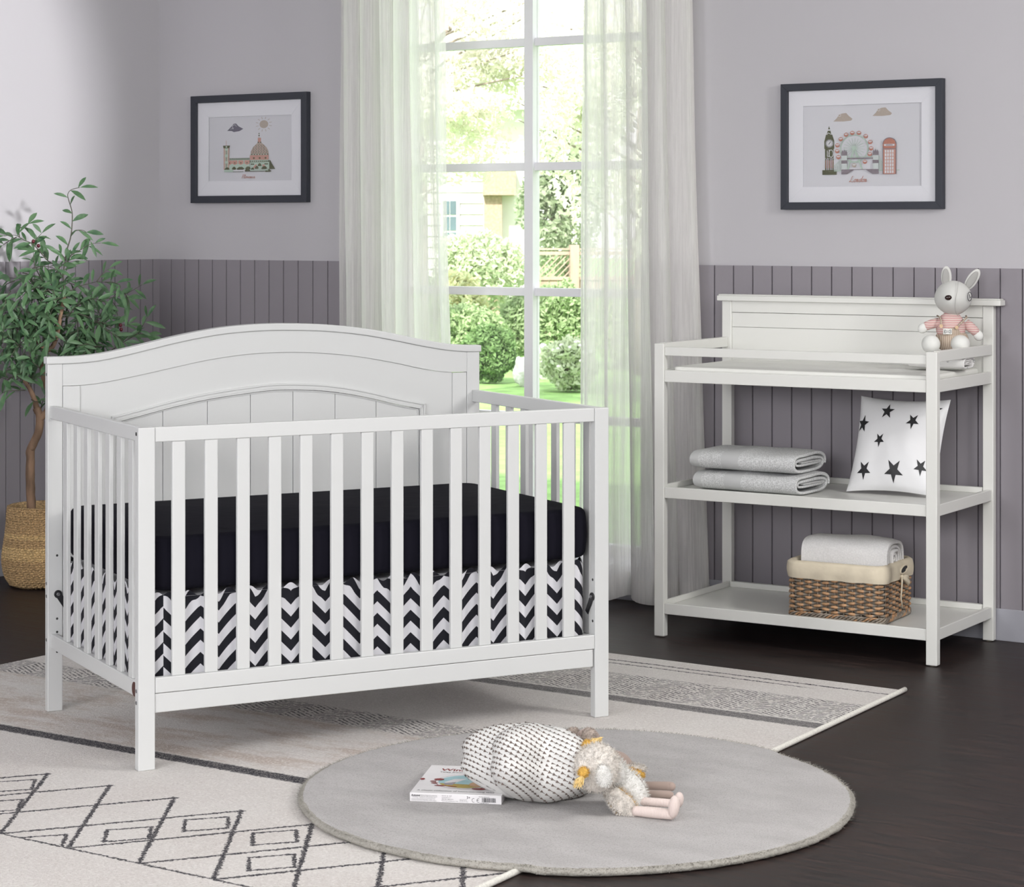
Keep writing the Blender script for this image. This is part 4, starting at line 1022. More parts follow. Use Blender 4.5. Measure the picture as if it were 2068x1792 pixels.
leg(br, TL_(1280,1638,5.375), TL_(1364,1646,5.335), .0118, m_pinkcord, (TL_(1361,1630,5.33), (.0135,.015,.027), 6))
leg(br, TL_(1285,1618,5.43), TL_(1366,1624,5.41), .0095, m_pinkcord, (TL_(1371,1616,5.40), (.0115,.012,.019), 6))
def tuft(par, c, r, tass, m1=m_fury):
    mb = MB(); mb.ball(c, r, 16, fn=lump(.2, 80)); fur(mb, c, r, 420, .005, 0, seed=11); o = mb.build('crest_tuft', m1, par, smooth=True, fixn=False)
    y = MB(); q = random.Random(4); c = Vector(c); t = Vector(tass)-c
    for i in range(60):
        a = c+t*.25; e = c+t*(1+q.uniform(-.1,.1))+Vector((q.uniform(-1,1), q.uniform(-1,1)*.6, q.uniform(-.4,.4)))*.012; m_ = (a+e)/2+Vector((q.uniform(-1,1), q.uniform(-1,1), q.uniform(-.3,1)))*.005
        y.tube([a, m_, e], [.0009,.0010,.0006], 4, cap=False)
    note(y.build('tassel', m_yarn, o, smooth=True), 'pale mustard yarn tassel'); return o
tuft(br, TL_(1186,1506,5.41), (.012,.010,.013), TL_(1207,1494,5.42)); tuft(br, TL_(1178,1560,5.315), (.012,.009,.012), TL_(1167,1588,5.295))
tp = toy('plush_mouse', 'taupe velour plush animal with round ears lying behind the cream bird')
mb = MB(); c = TL_(1187,1500,5.60); mb.ball(c, (.034,.032,.036), 24); mb.build('head', m_taupe, tp, smooth=True)
for px, py, d, r in ((1158,1484,5.61,(.017,.008,.018)), (1190,1487,5.55,(.018,.007,.020))):
    mb = MB(); c = TL_(px, py, d); mb.ball(c, r, 18); fur(mb, c, r, 700, .005, 0, seed=px); e_ = mb.build('ear', m_taupef, tp, smooth=True, fixn=False)
mb = MB(); c = TL_(1240,1555,5.62); mb.ball(c, (.050,.036,.048), 24); c2 = TL_(1270,1590,5.60); mb.ball(c2, (.040,.034,.036), 22); mb.build('body', m_taupe, tp, smooth=True)
leg(tp, TL_(1275,1590,5.60), TL_(1360,1589,5.575), .0120, m_taupe, (TL_(1355,1589,5.575), (.012,.011,.0115), 0)); leg(tp, TL_(1280,1604,5.54), TL_(1360,1606,5.515), .0095, m_taupe)

# ------------------------------------------------------------------ swaddle and plush dog on the changing table
DG = T2W(.953,.36,0)
mb = MB(); folded(mb, 0,.185,0,.115,0,.040, seed=4, wob=.002, th=.007)
sw = mb.build('folded_blanket', m_muslin, None, smooth=True); sw.location = T2W(.846,.270,.946); sw.rotation_euler = (0,0,TROT+.02)
sw.location = T2W(.836,.262,.946); tag(sw, 'small rolled white muslin blanket under the plush dog', 'blanket')
dog = thing('plush_dog', 'pale plush dog in striped shirt and dungarees sitting on the changing table', 'plush toy', (DG.x, DG.y, .986), YAW)
K = .00168
def D_(px, py, y=0): return Vector(((px-1925)*K, y, 1.2836-(py-541)*K-.986))
mb = MB(); c = D_(1925,603)
def headfn(q, d):
    if q.z < 0: q = Vector((q.x*(1-.18*(-d.z)**2), q.y*(1-.1*(-d.z)), q.z*.95))
    if d.y < 0: q.y *= 1.0+.28*max(0, -d.y)**3
    return q
mb.ball(c, (.063,.058,.061), 32, rot=rot_('Z', -22), fn=headfn); head = mb.build('head', m_dog, dog, smooth=True)
mb = MB(); mb.tube([c+rot_('Z', -22) @ Vector((.022+.004*sin(t*3), -.0715*cos(t*1.05)*(1-.12*t*t), .062*sin(t*1.15))) for t in [(-1.1+2.2*i/16) for i in range(17)]], .0007, 5); mb.build('seam', m_dogear, head)
for b0, tp_, w_, tl in (((1912,578),(1911,541),.0145,-4), ((1952,583),(1975,547),.0150,30)):
    e = MB(); a = D_(*b0, .004); z = D_(*tp_, .0); ax_ = (z-a).normalized(); sd = ax_.cross(Vector((0,1,0))).normalized(); m_ = (a+z)/2
    M_ = Matrix((sd, Vector((0,1,0)), ax_)).transposed(); hl = (z-a).length/2+.006
    e.ball(m_, (w_*1.25,.006,hl), 22, rot=M_); eo = e.build('ear', m_dog, head, smooth=True)
    i_ = MB(); i_.ball(m_+Vector((-.003,-.0064,-.002)), (w_*.85,.0042,hl*.84), 18, rot=M_); note(i_.build('ear_lining', m_dogear, eo, smooth=True), 'grey inner ear')
mb = MB(); mb.ball(D_(1908,600,-.066), (.0125,.007,.0090), 18); mb.build('nose', m_nose, head, smooth=True)
def ringm(c, a, b_, r, tilt=0, n=26, y=0):
    mb = MB(); mb.tube([c+Vector((a*cos(2*pi*i/n), y*cos(2*pi*i/n), b_*sin(2*pi*i/n))) for i in range(n+1)], r, 5, cap=False); return mb
ec = D_(1952,598,-.0505); mb = ringm(ec, .0080, .0150, .0012, y=.0062); mb.tube([ec+Vector((-.002,-.0022,.007)), ec+Vector((.001,-.001,-.005)), ec+Vector((.005,.002,-.001))], .0011, 5); mb.build('eye', m_ink, head)
mb = MB(); c = D_(1920,662,.0)
mb.ball(c, (.050,.042,.055), 28); shirt = mb.build('shirt', m_pinkst, dog, smooth=True)
mb = MB(); c = D_(1922,684,.0); mb.ball(c+Vector((0,0,-.004)), (.0570,.050,.044), 28, fn=lambda q, d: Vector((q.x, q.y, min(q.z, .024)))); dun = mb.build('dungarees', m_cord, dog, smooth=True)
mb = MB(); mb.ball(D_(1919,670,-.010), (.036,.0385,.030), 22); mb.build('bib', m_cord, dun, smooth=True)
for sx, (px, py), (tx, ty) in ((0,(1895,657),(1896,640)), (1,(1926,660),(1950,640))):
    mb = MB(); mb.tube([D_(px,py,-.047), D_((px+tx)/2,(py+ty)/2-1,-.046), D_(tx,ty,-.022), D_(tx+(2 if sx else -2),ty-2,.01)], .0030, 8); mb.build('strap', m_cord, dun, smooth=True)
    mb = MB(); c = D_(px,py,-.0515); mb.tube([c-Vector((0,.0015,0)), c+Vector((0,.0015,0))], .0062, 16); bt = mb.build('button', m_button, dun, bevel=.0008)
pt = MB(); c = D_(1908,668,-.0505)
pt.box((c.x-.0150,c.y-.0005,c.z-.0095), (c.x+.0150,c.y+.003,c.z+.0095)); pa = pt.build('bone_patch', m_dogw, dun, bevel=.002)
bn = MB()
def bone(mb, k, y, mi):
    pts = []
    for sx, sz, a0 in ((1,1,200),(1,-1,90+10),):
        pass
    for (x, z) in ((-.0088,.0026),(-.0088,-.0026),(.0088,.0026),(.0088,-.0026)): mb.add([c+Vector((x+.0027*k*cos(2*pi*i/12), y, z+.0027*k*sin(2*pi*i/12))) for i in range(12)], [list(range(12))], mi)
    h_ = .0020*k; mb.add([c+Vector((x, y, z)) for x, z in ((-.008,-h_),(.008,-h_),(.008,h_),(-.008,h_))], [(0,1,2,3)], mi)
bone(bn, 1.3, -.0016, 0); bone(bn, .72, -.0020, 1); bn.build('bone_emblem', [m_ink, m_dogw], pa, fixn=False)
for p0, p1, p2, r in (((1896,650,0),(1872,657,-.01),(1860,664,-.012),.0145), ((1950,652,0),(1966,667,-.012),(1976,680,-.018),.0150)):
    mb = MB(); a, b_, c_ = D_(*p0), D_(*p1), D_(*p2); mb.tube([a, a.lerp(b_, .5), b_, b_.lerp(c_, .5)], [r*1.0, r*1.15, r*1.05, r*.95], 16); sl = mb.build('sleeve', m_pinkst, shirt, smooth=True)
    mb = MB(); mb.ball(b_.lerp(c_, .75), (.0165,.0145,.0190), 18, rot=rot_('Y', 50 if p0[0] < 1920 else -35)); mb.build('paw', m_dogw, dog, smooth=True)
for px, py, y, r, ry in ((1874,693,-.055,(.031,.036,.032),0), (1933,692,-.052,(.032,.038,.029),0)):
    mb = MB(); mb.ball(D_(px, py, y), r, 24); mb.build('leg', m_dogw, dog, smooth=True)
dog.location.z = .986

# ------------------------------------------------------------------ olive tree in a seagrass basket
PD = 8.958
pw = c2w((88-CX)*PD/F, PD)
gb_ = thing('seagrass_basket', 'round-bellied woven seagrass basket holding the olive tree', 'basket', (pw.x, pw.y, 0))
mb = MB(); profb = [(.100,.002),(.128,.010),(.146,.035),(.156,.070),(.160,.105),(.158,.140),(.152,.175),(.146,.215),(.142,.260),(.140,.300),(.137,.318)]
def pr_(z):
    for i in range(len(profb)-1):
        if z <= profb[i+1][1]: t = (z-profb[i][1])/(profb[i+1][1]-profb[i][1]); return profb[i][0]*(1-t)+profb[i+1][0]*t
    return profb[-1][0]
NR = 42
def bas(u, v):
    z = .002+.316*v; row = z/.0092; k = int(row); ph = row-k
    a = u*2*pi; kn = abs(sin(a*38+k*1.57+.6*sin(k*3.1)))
    d = .0105*(abs(sin(pi*ph))**.6)*(.15+.85*kn)+.0016*noise.noise(Vector((cos(a)*30, sin(a)*30, z*160)))
    r = pr_(z)+d-.005; return (r*cos(a), r*sin(a), z+.0018*sin(a*38+k))
mb.grid(bas, 420, 210, cu=True, mf=lambda u, v: 1 if (.36 < v < .52 or .62 < v < .68) else 0)
mb.lathe([(.137,.318),(.133,.322),(.129,.316),(.130,.200)], 64)
bo_ = mb.build('woven_body', [m_grassb, m_grassb2], gb_, smooth=True, fixn=False)
mb = MB(); mb.lathe([(.0,.262),(.06,.264),(.1275,.258)], 40); mb.build('filler', m_soil, gb_, smooth=True, fixn=False)
ot = thing('olive_tree', 'artificial olive tree with a crooked trunk standing in the left corner', 'tree', (pw.x, pw.y, .262))
OT = Vector((pw.x, pw.y, .262))
def tp2(px, py, dd=0): return P(px, py, PD+dd)-OT
def smoothp(pts, k=4):
    out = []; n = len(pts)
    for i in range(n-1):
        p0, p1, p2, p3 = pts[max(i-1,0)], pts[i], pts[i+1], pts[min(i+2,n-1)]
        for j in range(k):
            t = j/k; out.append(.5*((2*p1)+(p2-p0)*t+(2*p0-5*p1+4*p2-p3)*t*t+(3*p1-p0-3*p2+p3)*t**3))
    out.append(pts[-1]); return out
def branch(mb, px, rs, k=5, j=.0015, n=12, dd=0):
    dds = dd if isinstance(dd, (list, tuple)) else [dd]*len(px)
    pts = smoothp([tp2(x, y, dds[i]) for i, (x, y) in enumerate(px)], k); m_ = len(pts)
    rr2 = [rs[0]+(rs[1]-rs[0])*i/(m_-1) for i in range(m_)]
    pts = [p+Vector((noise.noise(p*30), noise.noise(p*30+Vector((5,5,5))), 0))*j*2 for p in pts]
    rr2 = [r*(1+.12*noise.noise(p*40)) for r, p in zip(rr2, pts)]
    mb.tube(pts, rr2, n)
mb = MB()
branch(mb, [(66,1058),(62,1000),(61,934),(62,911),(69,893),(79,868),(80,845),(74,824)], (.0185,.0150))
mb.M = None
branch(mb, [(76,832),(70,810),(62,790),(50,768)], (.012,.008)); branch(mb, [(80,850),(88,838),(96,828),(100,800),(88,760),(86,735),(89,714),(105,701),(114,682),(119,655),(124,632),(131,596)], (.0135,.0072), dd=[0,0,.02,.03,.03,.02,.01,0,0,0,0,0])
branch(mb, [(91,713),(80,694),(66,678)], (.009,.006)); mb.ball(tp2(64,905,-.012), (.012,.008,.012), 12)
mb.build('trunk', m_bark, ot, smooth=True)
S1 = 5.119
Z = lambda *p: [(x/S1, 370+y/S1) for x, y in p]
Z2 = lambda *p: [(x/4.715, 680+y/4.715) for x, y in p]
tw_ = [Z((670,1150),(655,960),(665,850),(690,700),(730,560),(745,430),(745,300),(715,190),(700,120),(735,70),(825,45)), Z((738,520),(800,488),(880,500),(935,600)),
 Z((680,790),(760,730),(850,680),(940,630),(1040,620)), Z((655,980),(560,850),(480,790),(440,720),(350,690)), Z((480,790),(350,640),(250,590),(160,540),(40,545)), Z((170,560),(90,600),(30,640)), Z((200,560),(205,470),(295,422)), Z((350,690),(360,600),(430,520)),
 Z((440,1010),(380,900),(350,800),(345,700)), Z((670,1150),(740,1110),(800,1070),(920,1040),(1000,1020),(1090,1025)), Z((1090,1025),(1180,1030),(1245,1070),(1170,1180)), Z((1000,1020),(1060,940),(1130,880)),
 Z((760,1310),(850,1240),(1000,1220),(1130,1190),(1290,1150),(1470,1050)), Z((1290,1140),(1325,1200),(1320,1285)), Z((1130,1190),(1200,1280),(1210,1380)), Z((640,1400),(740,1340),(900,1380),(1000,1430),(1150,1500),(1250,1470),(1330,1460)),
 Z((1150,1730),(1250,1660),(1350,1600),(1440,1530),(1520,1390)), Z((1350,1600),(1440,1560),(1530,1570)), Z((620,1500),(700,1480),(780,1600),(820,1760)), Z((780,1600),(880,1560),(990,1600),(1080,1680)), Z((1000,1430),(1100,1520),(1200,1580),(1300,1660)),
 Z((340,1600),(290,1540),(220,1440),(130,1330),(60,1230),(0,1150)), Z((450,1150),(340,1050),(200,990),(60,980)), Z((200,1700),(190,1580),(150,1450),(80,1370),(0,1385)), Z((570,1600),(540,1480),(500,1300),(450,1130),(440,1010)), Z((440,1690),(440,1560),(380,1500),(240,1480)),
 Z((440,1660),(500,1500),(520,1350),(600,1230),(660,1180)), Z((300,1560),(200,1600),(100,1620),(20,1600)), Z((60,1230),(20,1300),(-30,1330)), Z((520,1250),(600,1100),(560,1000)), Z((450,1130),(560,1060),(700,1010)),
 Z2((235,425),(150,380),(60,400),(0,380)), Z2((240,510),(140,515),(60,520),(10,545)), Z2((300,600),(340,620),(420,600)), Z2((290,340),(200,230),(100,120),(0,100)), Z2((385,720),(400,640),(430,560)), Z2((270,450),(330,380),(400,330)), Z2((240,430),(210,330),(150,250),(120,180)), Z2((300,400),(360,280),(340,200)), Z2((220,420),(100,330),(20,250)), Z2((380,300),(300,230),(270,120)), Z2((600,0),(650,100),(700,170)), Z2((560,60),(620,130),(720,160)), Z2((640,40),(760,60),(860,90)), Z2((850,60),(900,110),(930,160))]
qt = random.Random(21)
for i in range(78):    # extra twigs to fill the crown
    x0, y0 = qt.uniform(20,215), qt.uniform(535,705); a = qt.uniform(0, 2*pi); l_ = qt.uniform(28,55)
    if x0 > 150: y0 = qt.uniform(600,705)
    tw_.append([(x0, y0), (x0+l_*.5*cos(a), y0+l_*.5*sin(a)-4), (x0+l_*cos(a), y0+l_*sin(a)+2)])
for i in range(10):
    x0, y0 = qt.uniform(0,70), qt.uniform(690,790); a = qt.uniform(-2.6,-.3); l_ = qt.uniform(25,45)
    tw_.append([(x0, y0), (x0+l_*.5*cos(a), y0+l_*.5*sin(a)), (x0+l_*cos(a), y0+l_*sin(a)+3)])
tg = MB(); lf = MB()
def leaf(mb, p, d, n_, l_, w_):
    d = d.normalized(); s_ = d.cross(n_)
    if s_.length < .01: s_ = d.cross(Vector((.3,1,.2)))
    s_.normalize(); up = s_.cross(d).normalized(); ws = (0,.55,.95,1,.72,.02); vs = []
    for i, k in enumerate(ws):
        t = i/5; c = p+d*l_*t-Vector((0,0,1))*l_*.22*t*t
        vs += [c-s_*w_*k*.5+up*w_*.16*k, c, c+s_*w_*k*.5+up*w_*.16*k]
    mb.add(vs, [[3*i+j, 3*i+j+1, 3*i+j+4, 3*i+j+3] for i in range(5) for j in (0, 1)])
tips = []
for i, t_ in enumerate(tw_):
    dd0 = 0 if i < 3 else qt.uniform(-.10,.10); pts = smoothp([tp2(x, y, dd0*min(1, .3+k*.5)) for k, (x, y) in enumerate(t_)], 8)
    r0 = .0034 if i < 1 else .0024
    tg.tube(pts, [r0*(1-.65*k/len(pts)) for k in range(len(pts))], 6)
    acc = 0; side = 1; step = .017 if i > 2 else .030
    for k in range(1, len(pts)):
        acc += (pts[k]-pts[k-1]).length
        if acc > step:
            acc = 0; side = -side; d = (pts[k]-pts[k-1]).normalized(); v_ = Vector((cos(YAW), sin(YAW), 0)); prp = Vector((d.z*v_.x*-1, d.z*v_.y*-1, d.dot(v_)))*1.0
            ang = qt.uniform(.5,1.1); dr = d*cos(ang)+prp*side*sin(ang)+Vector((qt.uniform(-.5,.5), qt.uniform(-.5,.5), qt.uniform(-.15,.15)))
            nn = Vector((-sin(YAW)*-1*.8+qt.uniform(-.5,.5), -cos(YAW)*.8+qt.uniform(-.5,.5), .5+qt.uniform(-.5,.5)))
            l_ = qt.uniform(.050,.085); leaf(lf, pts[k], dr, nn, l_, l_*qt.uniform(.20,.30))
    leaf(lf, pts[-1], pts[-1]-pts[-3], Vector((.4,-.8,.4)), qt.uniform(.055,.08), .015)
lf.v = [Vector((max(p.x, .012-OT.x), min(p.y, -.02-OT.y), p.z)) for p in lf.v]
tg.v = [Vector((max(p.x, .012-OT.x), min(p.y, -.02-OT.y), p.z)) for p in tg.v]
tg.build('twigs', m_twig, ot, smooth=True); lf.build('foliage', m_olive, ot, smooth=True, fixn=False)
for x, y in Z((346,603),(397,648),(1246,1468),(1253,1513)):
    mb = MB(); mb.ball(tp2(x, y, -.03), (.0075,.0075,.0082), 14); mb.build('olive', m_fruit, ot, smooth=True)

# ------------------------------------------------------------------ garden beyond the window
m_lawn = mat('lawn_grass', (.27,.47,.14), .9, ns=6, na=.15, bs=90, bst=.8, bd=.02)
def fol(name, a, b_): return m_leaff(name, a, b_, .8, .4)
g_dark = fol('boxwood_leaf', (.10,.18,.065), (.24,.38,.15)); g_mid = fol('hedge_leaf', (.32,.44,.22), (.48,.60,.34)); g_pale = fol('pale_leaf', (.52,.60,.44), (.70,.76,.56)); g_yel = fol('yellow_leaf', (.74,.69,.36), (.66,.71,.46)); g_con = fol('conifer_leaf', (.34,.42,.28), (.50,.56,.40)); g_tree = fol('haze_tinted_leaf', (.76,.76,.72), (.86,.84,.74))  # outdoor haze and glare are put into the paler leaf colours
m_gbark = mat('garden_bark', (.30,.25,.21), .9, ns=20, na=.2, bs=40, bst=.5, bd=.01)
m_fence = mat('weathered_fence', (.42,.31,.25), .9, ns=12, na=.15, bs=30, bst=.4, bd=.01, stretch=(1,1,.2))
m_clap = mat('white_clapboard', (.82,.81,.78), .8, ns=4, na=.03, bs=20, bst=.2, bd=.003)
m_brick = mat('sandy_brick', (.40,.29,.22), .9, ns=26, na=.16, bs=30, bst=.4, bd=.005)
m_roof = mat('grey_roof', (.45,.42,.40), .9, ns=12, na=.1, bs=30, bst=.4, bd=.01)
m_stone = mat('pale_boulder', (.60,.59,.60), .9, ns=8, na=.12, bs=9, bst=.9, bd=.05)
m_pane2 = mat('blue_grey_pane', (.12,.17,.20), .2, ns=4, na=.1)
m_petal = mat('white_petal', (.85,.80,.82), .8, ns=40, na=.08)
m_pink = mat('pink_petal', (.80,.40,.42), .8, ns=40, na=.1)
lw = MB(); lw.grid(lambda a, c: (-60+90*a, .25+80*c, -.04+.01*sin(a*90)*sin(c*80)), 60, 60); o = lw.build('lawn', m_lawn, None, smooth=True, fixn=False); tag(o, 'bright green mown lawn outside the window', 'lawn', kind='stuff')
qg = random.Random(33)
def clump(mb, c, r, n, sz, mi=0, holes=.0, seed=0, flat_=1.0):
    c = Vector(c)
    for i in range(n):
        while True:
            d = Vector((qg.uniform(-1,1), qg.uniform(-1,1), qg.uniform(-1,1)))
            if .25 < d.length < 1: break
        nz = 1+.35*noise.noise(d.normalized()*2.1+Vector((seed,0,0))); k = d.length**.35
        d = d.normalized()*k*nz; p = c+Vector((d.x*r[0], d.y*r[1], d.z*r[2]))
        if holes and noise.noise(p*1.6+Vector((seed,3,1))) < holes-.5: continue
        if p.z < .01: p.z = .01+abs(p.z)*.2
        a = Vector((qg.gauss(0,1), qg.gauss(0,1), qg.gauss(0,1))).normalized(); b_ = a.cross(Vector((qg.gauss(0,1), qg.gauss(0,1), qg.gauss(0,1)))).normalized(); s_ = sz*qg.uniform(.6,1.3)
        mb.add([p-a*s_, p-b_*s_*.45, p+a*s_, p+b_*s_*.45], [(0,1,2,3)], mi)
def shrub(name, label, cat, pxc, pyb, d, wpx, hpx, m, sz=.035, n=2600, mats2=None, group=None, fl=None):
    # pxc centre column, pyb base row, d distance, size in photo pixels
    k = d/F; base = P(pxc, pyb, d); r = (wpx/2*k, wpx/2*k*.8, hpx/2*k)
    t = thing(name, label, cat, (base.x, base.y, max(base.z, 0)-.02 if base.z < .4 else base.z), 0, group)
    z0 = t.location.z; mb = MB(); cc = Vector((0,0,hpx/2*k))
    if z0 > .1: t.location.z = 0; cc.z = z0+hpx/2*k; z0 = 0
    clump(mb, cc, r, n, sz, seed=pxc*.01)
    for j in range(5): clump(mb, cc+Vector((qg.uniform(-.5,.5)*r[0], qg.uniform(-.5,.5)*r[1], qg.uniform(.0,.6)*r[2])), (r[0]*.5, r[1]*.5, r[2]*.45), n//8, sz, seed=j)
    mb.build('foliage', m, t, fixn=False)
    st = MB()
    for j in range(5): a = j*1.26; st.tube([(0,0,0), (r[0]*.25*cos(a), r[1]*.25*sin(a), cc.z*.6), (r[0]*.45*cos(a), r[1]*.45*sin(a), cc.z)], [.02,.014,.006], 6)
    st.build('stems', m_gbark, t)
    if fl:
        fm = MB()
        for j in range(fl[1]):
            a = qg.uniform(0, 2*pi); e = qg.uniform(-.2,1.2); fm.ball(cc+Vector((r[0]*cos(a)*cos(e)*1.02, r[1]*sin(a)*cos(e)*1.02, r[2]*sin(e))), (fl[2],fl[2],fl[2]*.7), 8)
        fm.build('blossom', fl[0], t, smooth=True)
    return t
shrub('boxwood', 'dark green rounded boxwood on the lawn, seen just right of the headboard', 'shrub', 988, 768, 21.0, 120, 112, g_dark, .028, 4200)
shrub('hedge_shrub', 'feathery bright green shrub behind the rounded boxwood', 'shrub', 955, 740, 23.0, 150, 128, g_mid, .030, 4200)
shrub('flowering_shrub', 'yellow-leaved shrub low in the left panes, above the feathery shrub', 'shrub', 925, 660, 24.5, 110, 110, g_yel, .04, 2200)
shrub('leafy_shrub', 'tall pale green shrub covering the foot of the white house', 'shrub', 975, 620, 26.0, 190, 150, g_pale, .04, 4200)
shrub('hedge_shrub', 'light green shrub in the left panes against the middle mullion', 'shrub', 1052, 715, 24.0, 90, 130, g_mid, .032, 2600)
shrub('hedge_shrub', 'broad light green shrub in the right panes below the fence', 'shrub', 1140, 720, 23.5, 150, 150, g_mid, .034, 4200)
shrub('flowering_shrub', 'pale flowering shrub low in the right panes beside the curtain', 'shrub', 1150, 785, 20.0, 120, 100, g_pale, .034, 2600, fl=(m_petal, 26, .022))
shrub('leafy_shrub', 'green shrub hidden partly by the left curtain', 'shrub', 850, 760, 23.5, 130, 180, g_mid, .036, 2200)
shrub('leafy_shrub', 'green shrub glimpsed through the right curtain', 'shrub', 1265, 750, 23.0, 140, 170, g_mid, .036, 2200)
# boulder
bs = P(1053, 768, 20.6); mb = MB(); mb.ball((0,0,.115), (.075,.06,.14), 22, fn=lambda q, d: q*(1+.35*noise.noise(d*1.8+Vector((2,1,0))))); o = mb.build('boulder', m_stone, None, smooth=True); o.location = (bs.x, bs.y, -.02); tag(o, 'pale upright boulder beside the rounded boxwood', 'rock')
bs = P(1100, 745, 21.5); mb = MB(); mb.ball((0,0,.14), (.11,.08,.16), 22, fn=lambda q, d: q*(1+.35*noise.noise(d*1.8+Vector((7,1,0))))); o = mb.build('boulder', m_stone, None, smooth=True); o.location = (bs.x, bs.y, -.02); tag(o, 'pale boulder right of the middle mullion among flowers', 'rock')
# flower sprays
# fence
fa = P(1075, 500, 27.0); ft = thing('wooden_fence', 'brown board fence with a lattice top beyond the right panes', 'fence', (fa.x, fa.y, 0), YAW+.12)
kf = 27.0/F; fz = H-(505-HY)*kf; rows_ = [(i*.105, (i+1)*.105-.012) for i in range(42)]
mb = MB()
for a, c in rows_: mb.box((a, 0, 0), (c, .02, fz-.36))
mb.build('fence_boards', m_fence, ft)
mb = MB(); mb.box((0,-.02,fz-.36), (4.4,.04,fz-.32)); mb.box((0,-.02,fz-.06), (4.4,.04,fz-.02)); mb.box((0,-.03,fz), (4.4,.05,fz+.02)); mb.build('fence_rail', m_fence, ft)
mb = MB()
for i in range(60): mb.add([(i*.075, .0, fz-.32), (i*.075+.02, .0, fz-.32), (i*.075+.28, .0, fz-.06), (i*.075+.26, .0, fz-.06), (i*.075, .01, fz-.32), (i*.075+.02, .01, fz-.32), (i*.075+.28, .01, fz-.06), (i*.075+.26, .01, fz-.06)], [(0,1,2,3),(7,6,5,4),(0,4,5,1),(2,6,7,3),(1,5,6,2),(3,7,4,0)])
mb.build('lattice', m_fence, ft)
for x in (.45, 2.5, 4.4):
    mb = MB(); mb.box((x,-.05,0), (x+.11,.06,fz+.06)); mb.build('fence_post', m_fence, ft)
# neighbouring house
ha = P(740, 456, 33.0); ho = thing('neighbour_house', 'white clapboard house with a sandy brick chimney seen through the left panes', 'house', (ha.x, ha.y, 0), YAW)
kh = 33.0/F
mb = MB()
for i in range(24): z = i*.16; mb.add([(-1.5,-.03,z),(1.70,-.03,z),(1.70,0,z+.16),(-1.5,0,z+.16)], [(0,1,2,3)])
mb.box((-1.5,.0,0), (1.70,4,3.84)); mb.box((1.70,.0,0), (2.40,4,3.84)); mb.build('wall', m_clap, ho)
mb = MB(); xa = (978-740)*kh; mb.box((xa,-.35,0), (xa+.26,.0,H+(HY-395)*kh)); mb.box((xa-.02,-.5,H+(HY-395)*kh), (xa+.46,.1,H+(HY-345)*kh)); mb.build('brick_pillar', m_brick, ho)
mb = MB(); mb.add([(-1.9,-.5,3.2),(2.6,-.5,3.2),(2.6,2,4.6),(-1.9,2,4.6),(-1.9,-.5,3.1),(2.6,-.5,3.1),(2.6,2,4.5),(-1.9,2,4.5)], [(0,1,2,3),(7,6,5,4),(0,4,5,1),(1,5,6,2),(2,6,7,3),(3,7,4,0)]); mb.build('roof', m_roof, ho)
xw = (898-740)*kh; zb = H+(HY-500)*kh; zt_ = H+(HY-405)*kh
mb = MB(); mb.box((xw-.05,-.06,zb-.05), (xw+.22,-.03,zt_+.05)); wf = mb.build('window', m_clap, ho)
for r in range(3):
    for c in range(2): mb = MB(); mb.box((xw+.10*c-.02,-.075,zb+.02+r*.23), (xw+.10*c+.07,-.062,zb+.22+r*.23)); mb.build('pane', m_pane2, wf)
# trees
def tree(label, pxc, d, zc, rx, rz, m, n, sz, holes, seed, trunk=True, lean=0):
    b_ = P(pxc, 700, d); t = thing('garden_tree', label, 'tree', (b_.x, b_.y, -.03), 0)
    mb = MB(); clump(mb, (0,0,zc), (rx, rx*.7, rz), n, sz, holes=holes, seed=seed)
    for j in range(9): clump(mb, (qg.uniform(-.7,.7)*rx, qg.uniform(-.5,.5)*rx, zc+qg.uniform(-.6,.6)*rz), (rx*.35, rx*.3, rz*.22), n//9, sz, holes=holes, seed=seed+j)
    mb.build('foliage', m, t, fixn=False)
    tr = MB(); tr.tube([(lean*2,.2,0),(lean*1.6,.2,zc*.5),(lean,.2,zc),(lean*.2,.2,zc+rz*.6)], [.06,.05,.035,.012], 10)
    for j in range(11):
        a = qg.uniform(-2.6,2.6); z = zc+qg.uniform(-.7,.5)*rz; l_ = rx*qg.uniform(.5,1); tr.tube([(lean,.1,z-.3), (lean*.5+l_*.25*sin(a), 0, z-.02), (l_*sin(a), -.1, z+.3*qg.random())], [.016,.010,.004], 6)
    tr.build('trunk', m_gbark, t, smooth=True); return t
tree('airy tree with haze-paled leaves filling the upper left panes', 960, 17.0, 2.62, .95, .85, g_tree, 15000, .026, .46, 1, lean=-.85)
tree('airy tree with thin bare branches in the upper right panes', 1140, 18.0, 2.6, .75, .9, g_tree, 10000, .027, .46, 2, lean=.75)
tree('green conifer rising behind the fence in the right panes', 1130, 29.0, 1.85, .60, 1.0, g_con, 4200, .05, 0, 3)
tree('pale tree behind the left curtain', 830, 22.0, 2.4, .8, .9, g_tree, 2600, .05, .5, 4)
tree('pale tree behind the right curtain', 1270, 22.0, 2.2, .9, 1.0, g_tree, 2600, .05, .5, 5)

